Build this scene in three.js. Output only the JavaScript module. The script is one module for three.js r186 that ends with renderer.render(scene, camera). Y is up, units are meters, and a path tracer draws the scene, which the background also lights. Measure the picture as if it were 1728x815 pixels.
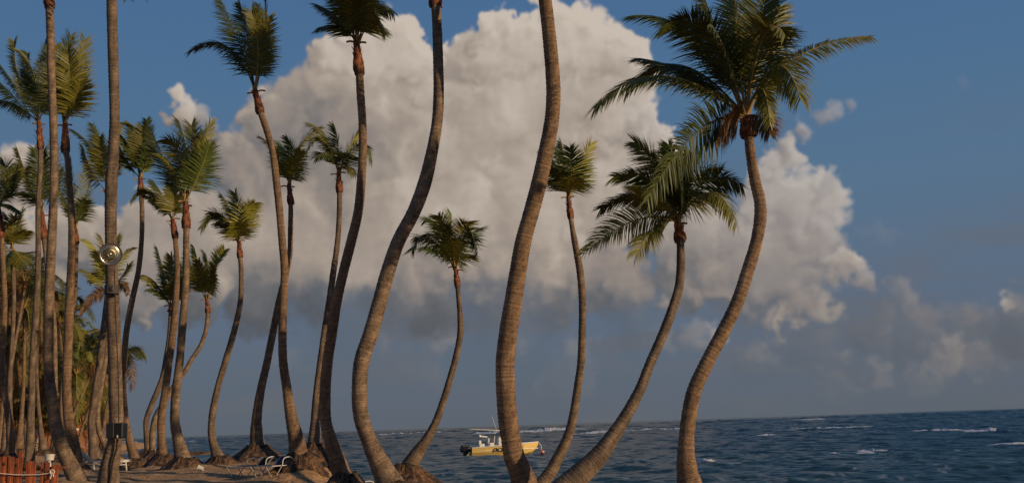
import * as THREE from 'three';
import { mergeGeometries } from 'three/addons/utils/BufferGeometryUtils.js';
import { RoundedBoxGeometry } from 'three/addons/geometries/RoundedBoxGeometry.js';
import { FontLoader } from 'three/addons/loaders/FontLoader.js';
import { TextGeometry } from 'three/addons/geometries/TextGeometry.js';

// ---------------------------------------------------------------- camera, sky, sun, exposure
const scene = new THREE.Scene();
const EYE = 2.3, FPX = 1771, D2R = Math.PI / 180;
const camera = new THREE.PerspectiveCamera(2 * Math.atan(407.5 / FPX) / D2R, 1728 / 815, 0.1, 30000);
camera.rotation.order = 'YXZ';
camera.rotation.set(9.95 * D2R, 0, -1.93 * D2R);
camera.position.set(0, EYE, 0);
camera.updateMatrixWorld(true);
const renderer = new THREE.WebGLRenderer({ antialias: true });
renderer.toneMapping = THREE.LinearToneMapping;
renderer.toneMappingExposure = 1;
renderer.shadowMap.enabled = true;
const SUN = new THREE.Vector3(0.85, 0.27, 0.45).normalize();
const sun = new THREE.DirectionalLight(new THREE.Color().setRGB(1, 0.735, 0.45), 3.8);
sun.name = 'sun_light';
sun.position.copy(SUN).multiplyScalar(200);
sun.castShadow = true;
sun.shadow.mapSize.set(4096, 4096);
Object.assign(sun.shadow.camera, { left: -90, right: 60, top: 50, bottom: -50, near: 1, far: 500 });
scene.add(sun, sun.target);

// ---------------------------------------------------------------- helpers
function rngOf(seed) { let s = seed >>> 0; return () => { s = (s + 0x6d2b79f5) | 0; let t = Math.imul(s ^ (s >>> 15), 1 | s); t = (t + Math.imul(t ^ (t >>> 7), 61 | t)) ^ t; return ((t ^ (t >>> 14)) >>> 0) / 4294967296; }; }
const clamp = THREE.MathUtils.clamp, lerp = THREE.MathUtils.lerp, sst = (a, b, x) => { const t = clamp((x - a) / (b - a), 0, 1); return t * t * (3 - 2 * t); };
const PERM = new Float32Array(65536); { const r = rngOf(77); for (let i = 0; i < 65536; i++) PERM[i] = r(); }
const hash2 = (x, y) => PERM[((Math.imul(x, 7919) ^ Math.imul(y, 104729)) >>> 3 ^ Math.imul(x + y * 57, 31)) & 65535];
function vn(x, y) { const ix = Math.floor(x), iy = Math.floor(y); let fx = x - ix, fy = y - iy; fx = fx * fx * fx * (fx * (fx * 6 - 15) + 10); fy = fy * fy * fy * (fy * (fy * 6 - 15) + 10); const a = hash2(ix, iy), b = hash2(ix + 1, iy), c = hash2(ix, iy + 1), d = hash2(ix + 1, iy + 1); return a + (b - a) * fx + (c - a) * fy + (a - b - c + d) * fx * fy; }
function fbm(x, y, o = 4) { let s = 0, a = 0.5, n = 0; for (let i = 0; i < o; i++) { s += a * vn(x, y); n += a; a *= 0.5; const t = x; x = 1.6 * x + 1.2 * y + 17.3; y = 1.6 * y - 1.2 * t + 9.1; } return s / n; }
const V = (x, y, z) => new THREE.Vector3(x, y, z);
const RAY = V(0, 0, 0);
// a pixel of the photograph and a distance along the ground (metres towards the sea) -> a point
function at(x, y, d) { RAY.set((x - 864) / FPX, (407.5 - y) / FPX, -1).applyQuaternion(camera.quaternion); return V(0, EYE, 0).addScaledVector(RAY, d / -RAY.z); }
const pxm = (d) => d / FPX;                      // metres per photograph pixel at distance d
const names = new Map();
const numbered = (n) => { const k = names.get(n) || 0; names.set(n, k + 1); return k ? n + '_' + String(k).padStart(3, '0') : n; };
function shade(o) { o.traverse((m) => { if (m.isMesh) { m.castShadow = true; m.receiveShadow = true; } }); }
function thing(name, label, category, pos, group) { const o = new THREE.Group(); o.name = numbered(name); o.position.copy(pos); o.userData = { label, category }; if (group) o.userData.group = group; scene.add(o); return o; }
function part(name, geo, mat, parent) { const m = new THREE.Mesh(geo, mat); m.name = name; m.castShadow = m.receiveShadow = true; parent.add(m); return m; }
const std = (r, g, b, rough = 0.8, extra = {}) => new THREE.MeshStandardMaterial({ color: new THREE.Color().setRGB(r, g, b), roughness: rough, side: THREE.DoubleSide, ...extra });
function bar(a, b, r0, r1 = r0, seg = 8) { const d = b.clone().sub(a), g = new THREE.CylinderGeometry(r1, r0, d.length(), seg); g.applyQuaternion(new THREE.Quaternion().setFromUnitVectors(V(0, 1, 0), d.clone().normalize())); const m = a.clone().add(b).multiplyScalar(0.5); return g.translate(m.x, m.y, m.z); }
const tube = (pts, r, n = 24, seg = 7) => new THREE.TubeGeometry(new THREE.CatmullRomCurve3(pts), n, r, seg);
const box = (w, h, d, x, y, z, r = 0.01) => new RoundedBoxGeometry(w, h, d, 2, Math.min(r, w / 2.1, h / 2.1, d / 2.1)).translate(x, y, z);
const merge = (list) => mergeGeometries(list.map((g) => { const k = g.index ? g.toNonIndexed() : g; if (!k.attributes.normal) k.computeVertexNormals(); for (const n of Object.keys(k.attributes)) if (!['position', 'normal', 'uv'].includes(n)) k.deleteAttribute(n); return k; }));
function dataTex(w, h, fn, srgb, rep = true) { const d = new Uint8Array(w * h * 4), c = [0, 0, 0]; for (let y = 0; y < h; y++) for (let x = 0; x < w; x++) { fn(x / w, y / h, c); const i = (y * w + x) * 4; for (let k = 0; k < 3; k++) d[i + k] = clamp(c[k], 0, 1) * 255; d[i + 3] = 255; } const t = new THREE.DataTexture(d, w, h); t.magFilter = t.minFilter = THREE.LinearFilter; if (rep) t.wrapS = t.wrapT = THREE.RepeatWrapping; if (srgb) t.colorSpace = THREE.SRGBColorSpace; t.needsUpdate = true; return t; }

// ---------------------------------------------------------------- the sky: clear air, a tall evening cumulus over the sea, low banks near the horizon
{
  const W = 4096, H = 2048, data = new Float32Array(W * H * 4);
  const dirOf = (x, y) => { const v = V((x - 864) / FPX, (407.5 - y) / FPX, -1).applyQuaternion(camera.quaternion).normalize(); return [Math.atan2(v.x, -v.z) / D2R, Math.asin(v.y) / D2R]; };
  const puffs = [];
  // centre, radius (in pixels of the photograph), brightness, density
  const P = (x, y, r, b, a = 1) => { const [az, el] = dirOf(x, y); puffs.push({ az, el, r: r / FPX / D2R, b, a }); };
  P(640, 92, 72, 1); P(598, 120, 62, .86); P(556, 98, 34, .8); P(692, 96, 48, 1); P(712, 130, 50, .85); P(520, 180, 72, .58); P(468, 205, 48, .6); P(600, 225, 110, .5); P(685, 205, 85, .78); P(500, 290, 105, .34); P(395, 280, 62, .42);
  P(790, 100, 48, .84); P(835, 95, 62, .88); P(885, 85, 56, .95); P(950, 68, 66, 1); P(1005, 85, 62, .95); P(1055, 105, 46, .88); P(1076, 78, 22, .82); P(1035, 170, 78, .88); P(1082, 205, 42, .84, .9); P(930, 185, 110, .86); P(815, 225, 110, .74); P(755, 165, 55, .7);
  P(750, 340, 140, .72); P(900, 345, 140, .82); P(1050, 325, 110, .84); P(600, 385, 130, .74); P(450, 395, 115, .68); P(760, 420, 90, .72); P(900, 425, 90, .74); P(640, 425, 80, .7); P(330, 405, 95, .66); P(250, 425, 75, .68); P(190, 415, 60, .6); P(140, 400, 60, .5); P(20, 300, 50, .5); P(40, 430, 80, .5); P(-90, 420, 120, .5);
  P(1180, 395, 92, .74, .84); P(1300, 318, 50, .86, .78); P(1325, 255, 32, .78, .8); P(1358, 214, 22, .6, .6); P(1400, 185, 22, .56, .5); P(1440, 166, 17, .52, .45); P(1345, 340, 72, .8, .76); P(1400, 300, 30, .62, .65); P(1390, 395, 52, .72, .7); P(1425, 450, 34, .82, .8); P(1436, 440, 14, .98, .9); P(1290, 430, 96, .64, .8); P(1450, 482, 26, .55, .6); P(1340, 475, 70, .5, .75); P(1270, 500, 60, .3, .6);
  P(430, 508, 62, .02); P(540, 516, 66, -.1); P(640, 520, 66, -.12); P(740, 520, 66, -.12); P(840, 516, 66, -.08); P(940, 506, 66, .02); P(1050, 490, 66, .2); P(1150, 476, 60, .34); P(1230, 470, 50, .4); P(330, 502, 56, .2); P(240, 505, 46, .34); P(500, 470, 60, .36); P(700, 474, 80, .34); P(860, 472, 80, .38); P(1000, 455, 80, .5);
  P(305, 192, 34, .72); P(282, 188, 18, .62); P(335, 205, 24, .5, .7); P(1622, 142, 16, .45, .12); P(1480, 400, 26, .45, .14);
  P(1338, 542, 24, .95, .85); P(1305, 546, 20, .6, .6); P(1590, 602, 40, .68, .6); P(1545, 625, 34, .48, .4); P(1480, 630, 30, .5, .35); P(1530, 512, 34, .42, .4); P(1480, 566, 56, .12, .6); P(1560, 572, 60, .1, .65); P(1640, 562, 60, .12, .65); P(1720, 555, 60, .14, .65); P(1692, 515, 15, .8, .75); P(1210, 572, 20, .7, .5); P(1480, 610, 26, .55, .45); P(1640, 600, 24, .55, .45); P(1420, 600, 18, .5, .4); P(1715, 530, 24, .35, .6); P(1660, 620, 40, .36, .35); P(1780, 520, 60, .3, .5);
  P(745, 565, 34, .5, .45); P(640, 590, 26, .42, .3); P(868, 580, 34, .5, .42); P(975, 590, 34, .42, .32); P(1120, 590, 36, .46, .35); P(1180, 570, 28, .5, .35); P(1300, 600, 34, .45, .35); P(1270, 620, 40, .1, .4); P(1400, 640, 40, .36, .25); P(500, 620, 44, .3, .25); P(720, 620, 60, .3, .25); P(950, 640, 50, .32, .25); P(1080, 545, 70, .06, .4); P(1380, 590, 60, .1, .4); P(600, 545, 120, .04, .3); P(850, 540, 120, .04, .3);
  // the same kind of weather all the way round
  { const r = rngOf(5); for (let k = 0; k < 26; k++) { const az = 42 + 276 * (k + r() * .7) / 26, el = 4 + r() * 15, n = 4 + r() * 5, s = 1.2 + r() * 2.4; for (let i = 0; i < n; i++) { const u = r() - .5; puffs.push({ az: az + u * s * 3, el: el + (r() - .35) * s, r: s * (.5 + r() * .6), b: .3 + r() * .55, a: 1 }); } for (let i = 0; i < 3; i++) puffs.push({ az: az + (r() - .5) * s * 4, el: el - s * .8, r: s * .8, b: .12, a: .8 }); } }
  { const r = rngOf(63); for (const p of puffs.slice()) if (p.r > 1.25 && p.b > .3) for (let i = 0; i < 7; i++) { const a = r() * 6.283, q = .55 + r() * .4; puffs.push({ az: p.az + Math.cos(a) * p.r * q, el: p.el + Math.sin(a) * p.r * q * .85, r: p.r * (.26 + r() * .26), b: p.b + (r() - .42) * .3 + Math.sin(a) * .05, a: p.a }); } }
  for (const p of puffs) { if (p.az > 180) p.az -= 360; if (p.az < -180) p.az += 360; }
  // bins of puffs by azimuth
  const bins = Array.from({ length: 360 }, () => []);
  for (const p of puffs) for (let b = Math.floor(p.az - p.r * 1.7 - 1.5); b <= p.az + p.r * 1.7 + 1.5; b++) bins[((b % 360) + 360) % 360].push(p);
  const out = [0, 0, 0, 0];
  const dens = (az, el, list) => { // density, brightness, opacity
    const wx = (fbm(az * .55, el * .55, 3) - .5) * 2.2 + (fbm(az * 2.1 + 40, el * 2.1, 3) - .5) * .75, wy = (fbm(az * .55 + 90, el * .55 + 30, 3) - .5) * 1.7 + (fbm(az * 2.1 + 11, el * 2.1 + 70, 3) - .5) * .7;
    let m = -9, sb = 0, sa = 0, sl = 0, sw = 1e-6;
    for (const p of list) { let dx = az + wx - p.az; if (dx > 180) dx -= 360; if (dx < -180) dx += 360; const dy = el + wy - p.el, q = (dx * dx + dy * dy) / (p.r * p.r); if (q > 3) continue; const v = 1 - q; if (v > m) m = v; const w = Math.exp(v * 3.4) * (q > 2 ? (3 - q) : 1); sw += w; sb += w * p.b; sa += w * p.a; const n = 1 / p.r; sl += w * (dx * .62 + dy * .78) * n * 1.15 / (1 + (p.r / 2.9) ** 2); }
    const bill = 1 - Math.abs(2 * fbm(az * 1.5, el * 1.7, 5) - 1) * 2.2, fine = fbm(az * 4.2, el * 4.2, 4) - .5;
    out[0] = Math.max(m, -1) + bill * .12 + fine * .2; out[1] = sb / sw; out[2] = sa / sw; out[3] = sl / sw; return out[0];
  };
  const ramp = (t, stops) => { let i = 0; while (i < stops.length - 2 && t > stops[i + 1][0]) i++; const a = stops[i], b = stops[i + 1], k = clamp((t - a[0]) / (b[0] - a[0]), 0, 1); return [0, 1, 2].map((c) => lerp(a[c + 1], b[c + 1], k)); };
  const AIR = [[0, .108, .127, .156], [3, .109, .139, .182], [7, .108, .154, .226], [12, .094, .168, .266], [18, .076, .160, .284], [24, .064, .145, .290], [45, .05, .12, .27], [90, .035, .09, .23]];
  const CLD = [[-.2, .092, .098, .110], [0, .108, .114, .126], [.25, .155, .152, .158], [.5, .268, .230, .206], [.75, .368, .308, .260], [1, .490, .420, .358], [1.2, .57, .495, .425]];
  for (let j = 0; j < H; j++) {
    const el = ((j + .5) / H - .5) * 180;
    for (let i = 0; i < W; i++) {
      const k = (j * W + i) * 4, round = ((i + .5) / W - .5) * 2 * Math.PI; data[k + 3] = 1;
      if (el < -.3) { data[k] = .1; data[k + 1] = .112; data[k + 2] = .13; continue; }
      let az = Math.atan2(Math.cos(round), -Math.sin(round)) / D2R;
      let c = ramp(Math.max(el, 0), AIR);
      const list = el < 34 ? bins[((Math.floor(az) % 360) + 360) % 360] : [];
      // thin haze streaks
      const hz = sst(.45, .8, fbm(az * .16 + 3, el * .7, 4)) * sst(18, 4, el) * .5; c = c.map((x, q) => lerp(x, [.135, .138, .152][q], hz));
      if (list.length) {
        const D = dens(az, el, list);
        if (D > -.12) {
          const b = out[1], a = out[2], lobe = out[3];
          const s1 = D - dens(az + .32, el + .30, list), s2 = D - dens(az + 1.1, el + .9, list);
          const light = b + clamp(lobe, -1, 1) * .40 + clamp(s1 * .16, -.06, .08) + clamp(s2 * .10, -.10, .12) + (fbm(az * .35 + 7, el * .35, 3) - .5) * .34;
          const col = ramp(clamp(light, -.2, 1.2), CLD), lowhaze = sst(5, 0, el) * .6, soft = .72 - .4 * b + (1 - a) * 1.3;
          const al = sst(-.1, soft, D) * a * (1 - lowhaze);
          c = c.map((x, q) => lerp(x, col[q], al));
        }
      }
      data[k] = c[0]; data[k + 1] = c[1]; data[k + 2] = c[2];
    }
  }
  const sky = new THREE.DataTexture(data, W, H, THREE.RGBAFormat, THREE.FloatType);
  sky.mapping = THREE.EquirectangularReflectionMapping; sky.magFilter = sky.minFilter = THREE.LinearFilter; sky.needsUpdate = true;
  scene.background = sky; scene.environment = sky;
}

// ---------------------------------------------------------------- the ground
const shorePts = [[-400, 420], [-90, 260], [-60, 150], [-46, 118], [-36, 92], [-22, 58], [-13, 43], [-8, 35], [-4, 31], [-1, 27], [2, 24], [400, 24]];
function shoreAt(x) { let i = 0; while (i < shorePts.length - 2 && x > shorePts[i + 1][0]) i++; const [a, b] = [shorePts[i], shorePts[i + 1]]; return lerp(a[1], b[1], clamp((x - a[0]) / (b[0] - a[0]), 0, 1)); }
const mounds = [];                               // filled by the palms: { x, z, h, s }
function groundBase(x, d) {
  const L = shoreAt(x) + (vn(x * .25, d * .1) - .5) * 2 - d;
  const flat = lerp(1.36, 0.80, sst(-7, 0, x)) + .14 * sst(-4, -7, x) * Math.exp(-(((d - 25.5) / 3) ** 2));
  let h = lerp(-.9, flat, sst(-6, 6, L));
  h += (fbm(x * .5, d * .5, 4) - .5) * .14 * sst(-2, 6, L) + sst(-4, -9, x) * ((fbm(x * 1.7 + 5, d * 1.7, 3) - .5) * .10 + (fbm(x * 4.3, d * 4.3 + 9, 2) - .5) * .06) * sst(0, 6, L);
  h += 1.35 * Math.exp(-(((d - 172) / 16) ** 2)) * sst(-53, -61, x);
  return h;
}
function ground(x, d) { let h = groundBase(x, d); for (const m of mounds) { const q = ((x - m.x) ** 2 + (d - m.d) ** 2) / (m.s * m.s); if (q < 9) h += m.h * Math.exp(-q) * (1 + (fbm(x * 3, d * 3, 3) - .5) * .35); } return h; }

// ---------------------------------------------------------------- palms: materials
function barkMat(seed, tint) {
  const W = 256, H = 1024, r = rngOf(seed), ringAt = new Float32Array(H), rings = []; let v = 0;
  while (v < 1) { rings.push(v); v += .021 + r() * .021; } rings.push(1);
  const col = new Array(W * H), N = (x, y, s) => fbm(x * s, y * s, 3);
  const height = (u, w) => { const ww = (w + (N(Math.cos(u * 6.283) * 1.3 + seed, Math.sin(u * 6.283) * 1.3 + w * 9, 1.5) - .5) * .014 + 1) % 1; let i = 0; while (i < rings.length - 2 && rings[i + 1] < ww) i++; const f = (ww - rings[i]) / (rings[i + 1] - rings[i]); return [f, i, ww]; };
  const tmp = [0, 0, 0], cx = (u) => Math.cos(u * 6.2832), sx = (u) => Math.sin(u * 6.2832);
  const bump = dataTex(W, H, (u, w, c) => { const [f] = height(u, w); const crack = sst(.66, .8, fbm(u * 26, w * 5 + seed, 3)) * .15, fib = (fbm(cx(u) * 14, w * 60 + sx(u) * 14, 3) - .5) * .28; const groove = sst(.0, .16, f) * (1 - .35 * f); c[0] = c[1] = c[2] = .12 + groove * .62 - crack + fib; }, false);
  const map = dataTex(W, H, (u, w, c) => {
    const [f, i] = height(u, w); const big = fbm(cx(u) * 1.4 + seed, sx(u) * 1.4 + w * 7, 4), g = fbm(cx(u) * 9, sx(u) * 9 + w * 70, 4), ringTone = hash2(i, seed) * .16;
    let k = .80 + ringTone + (big - .5) * .42 + (g - .5) * .36; const gro = 1 - sst(0, .10, f); k *= 1 - gro * .32 * (g + .3);
    const liche = sst(.66, .76, fbm(u * 40 + seed, w * 90, 3)) * sst(.45, .62, big), dark = sst(.63, .72, fbm(u * 18, w * 44 + seed, 3));
    c[0] = .50 * k; c[1] = .43 * k; c[2] = .35 * k;
    for (let q = 0; q < 3; q++) { c[q] = lerp(c[q], [.66, .61, .54][q], liche * .45); c[q] = lerp(c[q], c[q] * .5, dark * .42); c[q] *= tint[q]; }
  }, true);
  return new THREE.MeshStandardMaterial({ map, bumpMap: bump, bumpScale: .014, roughness: .92, side: THREE.DoubleSide, vertexColors: true, name: 'palm bark' });
}
const BARK = [barkMat(11, [1.02, .98, .95]), barkMat(29, [1.06, .97, .88]), barkMat(53, [.96, .93, .92])];
const rootTex = dataTex(512, 512, (u, v, c) => { const a = fbm(u * 34, v * 7, 4), b = fbm(u * 9, v * 9, 4), k = .55 + (a - .5) * 1.2 + (b - .5) * .7; c[0] = .47 * k; c[1] = .335 * k; c[2] = .225 * k; const s = sst(.56, .68, fbm(u * 14 + 4, v * 14, 4)); c[0] = lerp(c[0], .55, s * .5); c[1] = lerp(c[1], .42, s * .5); c[2] = lerp(c[2], .28, s * .5); }, true);
const rootBump = dataTex(512, 512, (u, v, c) => { c[0] = c[1] = c[2] = fbm(u * 34, v * 7, 4) * .7 + fbm(u * 30, v * 30, 3) * .3; }, false);
const ROOT = new THREE.MeshStandardMaterial({ map: rootTex, bumpMap: rootBump, bumpScale: .05, roughness: 1, side: THREE.DoubleSide });
const sheathTex = dataTex(256, 256, (u, v, c) => { const a = fbm(u * 30, v * 5, 4), b = fbm(u * 5, v * 6, 4), k = .6 + (a - .5) * 1.1; const m = sst(.4, .62, b); c[0] = lerp(.60, .80, m) * k; c[1] = lerp(.31, .50, m) * k; c[2] = lerp(.20, .29, m) * k; }, true);
const SHEATH = new THREE.MeshStandardMaterial({ map: sheathTex, roughness: .85, side: THREE.DoubleSide, vertexColors: false });
const leafMat = (t) => new THREE.MeshPhysicalMaterial({ vertexColors: true, roughness: .48, side: THREE.DoubleSide, transmission: t, thickness: 0, specularIntensity: .5, name: 'palm leaf' });
const LEAF = leafMat(.22);
const HUSK = std(.36, .20, .09, .8);
// linear leaf colours by flag: green, yellow-green, brown
const LC = { g: [[.055, .082, .014], [.10, .13, .022]], y: [[.19, .195, .022], [.28, .25, .035]], b: [[.13, .062, .022], [.20, .11, .045]], o: [[.11, .112, .016], [.19, .165, .026]], k: [[.045, .062, .013], [.078, .09, .018]] };

// a frond: midrib through three points, leaflets to both sides
function frondGeo(A, M, B, o, r) {
  const C = M.clone().multiplyScalar(2).addScaledVector(A, -.5).addScaledVector(B, -.5), curve = new THREE.QuadraticBezierCurve3(A, C, B), len = curve.getLength();
  const pos = [], col = [], idx = [], kind = o.kind || 'g', [c0, c1] = LC[kind];
  const view = A.clone().sub(V(0, EYE, 0)).normalize().negate(), down = V(0, -1, 0), n = Math.round(o.n * Math.min(1, .25 + len / 1.5)), q = new THREE.Quaternion();
  const sweep = V(-.16, 0, -.03);
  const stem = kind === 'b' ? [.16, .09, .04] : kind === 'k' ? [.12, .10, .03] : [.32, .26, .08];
  // midrib: a tapering three-sided rod
  const NS = 14, rb = o.rib || .022;
  for (let i = 0; i <= NS; i++) {
    const t = i / NS, p = curve.getPoint(t), T = curve.getTangent(t), S = T.clone().cross(view).normalize(), N = S.clone().cross(T).normalize(), w = rb * (1 - t * .85) * (t < .12 ? 1 + (0.12 - t) * 7 : 1);
    for (let s = 0; s < 4; s++) { const a = s * Math.PI / 2 + .4, e = p.clone().addScaledVector(S, Math.cos(a) * w).addScaledVector(N, Math.sin(a) * w * .8); pos.push(e.x, e.y, e.z); const m = sst(.0, .3, t); col.push(lerp(stem[0] * 1.3, stem[0], m), lerp(stem[1] * 1.0, stem[1], m), stem[2]); }
    if (i) for (let s = 0; s < 4; s++) { const a = (i - 1) * 4 + s, b = (i - 1) * 4 + (s + 1) % 4; idx.push(a, b, a + 4, b, b + 4, a + 4); }
  }
  const tone = .8 + r() * .4;
  for (let i = 0; i < n; i++) for (const sd of [-1, 1]) {
    const t = .17 + .83 * Math.pow((i + r() * .8) / n, .92), p = curve.getPoint(Math.min(t, 1)), T = curve.getTangent(Math.min(t, 1));
    if (r() < (o.gap || .03)) continue;
    const S = T.clone().cross(view).normalize(); q.setFromAxisAngle(T, o.twist || 0); S.applyQuaternion(q); const N = S.clone().cross(T).normalize();
    const a = lerp(1.36, .55, Math.pow(t, 1.3)) + (r() - .5) * .22, prof = (t < .3 ? lerp(.55, 1, t / .3) : lerp(1, .42, Math.pow((t - .3) / .7, 1.4))) * (.78 + r() * .4), L = o.leaf * prof;
    const dir = T.clone().multiplyScalar(Math.cos(a)).addScaledVector(S, sd * Math.sin(a)).addScaledVector(N, .22 + (r() - .5) * .25).addScaledVector(sweep, o.wind ?? 1).normalize();
    const W = dir.clone().cross(N).normalize().addScaledVector(N, (r() - .5) * .9 + sd * .35).normalize(), w = o.w * (.8 + r() * .4), g = o.droop * (.7 + r() * .6), base = pos.length / 3, cm = r(), bt = (.85 + r() * .3) * tone;
    let e = p.clone(), dd = dir.clone(); const SEG = 3;
    for (let s = 0; s <= SEG; s++) {
      const f = s / SEG, ww = w * (s === 0 ? .6 : s === 1 ? 1 : .62);
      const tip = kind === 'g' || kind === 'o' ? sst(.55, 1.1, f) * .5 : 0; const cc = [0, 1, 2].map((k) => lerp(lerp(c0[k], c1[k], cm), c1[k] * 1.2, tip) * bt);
      if (s < SEG) { for (const z of [-1, 1]) { pos.push(e.x + W.x * ww * z, e.y + W.y * ww * z, e.z + W.z * ww * z); col.push(...cc); } } else { pos.push(e.x, e.y, e.z); col.push(...cc); }
      e = e.clone().addScaledVector(dd, L / SEG); dd = dd.clone().addScaledVector(down, g * (.5 + f)).normalize();
    }
    idx.push(base, base + 1, base + 2, base + 1, base + 3, base + 2, base + 2, base + 3, base + 4, base + 3, base + 5, base + 4, base + 4, base + 5, base + 6);
  }
  const geo = new THREE.BufferGeometry();
  geo.setAttribute('position', new THREE.Float32BufferAttribute(pos, 3)); geo.setAttribute('color', new THREE.Float32BufferAttribute(col, 3)); geo.setIndex(idx); geo.computeVertexNormals();
  return geo;
}
// a trunk: a ringed, tapering tube through points with radii
function trunkGeo(P, R, fine, seed) {
  const curve = new THREE.CatmullRomCurve3(P, false, 'centripetal'), len = curve.getLength(), n = Math.max(24, Math.round(len / fine)), RS = fine < .04 ? 20 : 10, pos = [], uv = [], idx = [], col = [], nm = P.length - 1, rg = rngOf(seed);
  const rs = [0]; while (rs[rs.length - 1] < len) rs.push(rs[rs.length - 1] + 0.04 + rg() * .035); let ri = 0; const off = rg();
  const lens = curve.getLengths(400);
  for (let i = 0; i <= n; i++) {
    const s = i / n * len; let li = 0; let lo = 0, hi = 400; while (hi - lo > 1) { const m = (lo + hi) >> 1; if (lens[m] < s) lo = m; else hi = m; } const t = (lo + clamp((s - lens[lo]) / Math.max(1e-6, lens[hi] - lens[lo]), 0, 1)) / 400;
    const p = curve.getPoint(t), T = curve.getTangent(t), S = T.clone().cross(V(0, 0, 1)).normalize(), N = S.clone().cross(T).normalize();
    const k = t * nm, k0 = Math.min(nm - 1, Math.floor(k)), r0 = lerp(R[k0], R[k0 + 1], k - k0); while (ri < rs.length - 2 && rs[ri + 1] < s) ri++; const f = (s - rs[ri]) / (rs[ri + 1] - rs[ri]);
    for (let j = 0; j <= RS; j++) {
      const a = j / RS * 2 * Math.PI, ca = Math.cos(a), sa = Math.sin(a), rr = r0 * (1 + (fbm(ca * 1.5 + seed, sa * 1.5 + s * 1.1, 3) - .5) * .07) + (f < .22 ? -.006 : .004 * (1 - f)) * Math.min(1, r0 / .08);
      const kc = .74 + .5 * fbm(ca * 1.1 + seed * 3.1, sa * 1.1 + s * .55, 4) + .22 * (fbm(ca * 4 + seed, sa * 4 + s * 3.2, 3) - .5), kp = sst(.58, .68, fbm(ca * 2.4 + seed * 1.7, sa * 2.4 + s * 1.6, 4)) * .15; col.push(kc + kp, kc + kp * 1.02, kc + kp * 1.04);
      pos.push(p.x + (S.x * ca + N.x * sa) * rr, p.y + (S.y * ca + N.y * sa) * rr, p.z + (S.z * ca + N.z * sa) * rr); uv.push(j / RS, s / 1.3 + off);
    }
    if (i) for (let j = 0; j < RS; j++) { const a = (i - 1) * (RS + 1) + j, b = a + RS + 1; idx.push(a, a + 1, b, a + 1, b + 1, b); }
  }
  const g = new THREE.BufferGeometry(); g.setAttribute('position', new THREE.Float32BufferAttribute(pos, 3)); g.setAttribute('color', new THREE.Float32BufferAttribute(col, 3)); g.setAttribute('uv', new THREE.Float32BufferAttribute(uv, 2)); g.setIndex(idx); g.computeVertexNormals(); return g;
}
// the bole of roots at the foot of a trunk
function rootGeo(r0, h, spread, seed) {
  const n = 40, m = 12, pos = [], uv = [], idx = [];
  for (let i = 0; i <= m; i++) { const t = i / m; for (let j = 0; j <= n; j++) { const a = j / n * 6.28318, ca = Math.cos(a), sa = Math.sin(a), rad = (r0 * .93 + spread * Math.pow(t, 1.08)) * (1 + (fbm(ca * 3 + seed, sa * 3 + t * 2, 4) - .5) * .38 * (.25 + t)) + .02 * Math.abs(fbm(a * 5.1 + seed, t * 2, 2) - .5), y = h * (.62 - t * 1.6) + (fbm(ca * 2, sa * 2 + seed, 3) - .5) * .14; pos.push(ca * rad, y, sa * rad); uv.push(j / n * 2, t * .8); } if (i) for (let j = 0; j < n; j++) { const a = (i - 1) * (n + 1) + j, b = a + n + 1; idx.push(a, a + 1, b, a + 1, b + 1, b); } }
  const g = new THREE.BufferGeometry(); g.setAttribute('position', new THREE.Float32BufferAttribute(pos, 3)); g.setAttribute('uv', new THREE.Float32BufferAttribute(uv, 2)); g.setIndex(idx); g.computeVertexNormals(); return g;
}
// the fibrous leaf bases under a crown, from a to b
function sheathGeo(a, b, r0, seed) {
  const r = rngOf(seed), list = [], ax = b.clone().sub(a), H = ax.length(), rows = 14, n = 16, pos = [], uv = [], idx = [];
  for (let i = 0; i <= rows; i++) { const t = i / rows; for (let j = 0; j <= n; j++) { const an = j / n * 6.28318, rad = r0 * (1.12 + .32 * Math.sin(Math.min(1, t * 1.8) * 3.1) * (1 - t * .4) - .42 * t) * (1 + (fbm(Math.cos(an) * 3 + seed, Math.sin(an) * 3 + t * 5, 3) - .5) * .5); pos.push(Math.cos(an) * rad, t * H, Math.sin(an) * rad); uv.push(j / n, t); } if (i) for (let j = 0; j < n; j++) { const p = (i - 1) * (n + 1) + j, q = p + n + 1; idx.push(p, q, p + 1, p + 1, q, q + 1); } }
  const core = new THREE.BufferGeometry(); core.setAttribute('position', new THREE.Float32BufferAttribute(pos, 3)); core.setAttribute('uv', new THREE.Float32BufferAttribute(uv, 2)); core.setIndex(idx); core.computeVertexNormals(); list.push(core);
  for (let k = 0; k < 16; k++) { // torn flaps
    const an = r() * 6.283, y = H * (.05 + r() * .75), w = r0 * (.5 + r() * .5), h = H * (.14 + r() * .16), lean = .2 + r() * .7, g = new THREE.PlaneGeometry(w, h, 2, 3), p = g.attributes.position;
    for (let i = 0; i < p.count; i++) { const f = (p.getY(i) + h / 2) / h, x = p.getX(i) * (1 - f * .75); p.setXYZ(i, x + (r() - .5) * .01, f * h, r0 * .95 + lean * f * f * h * .6 - x * x * 3); }
    g.rotateY(an).translate(0, y, 0); g.computeVertexNormals(); list.push(g);
  }
  const out = merge(list); out.applyQuaternion(new THREE.Quaternion().setFromUnitVectors(V(0, 1, 0), ax.normalize())); out.translate(a.x, a.y, a.z); return out;
}
let palmCount = 0;
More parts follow.
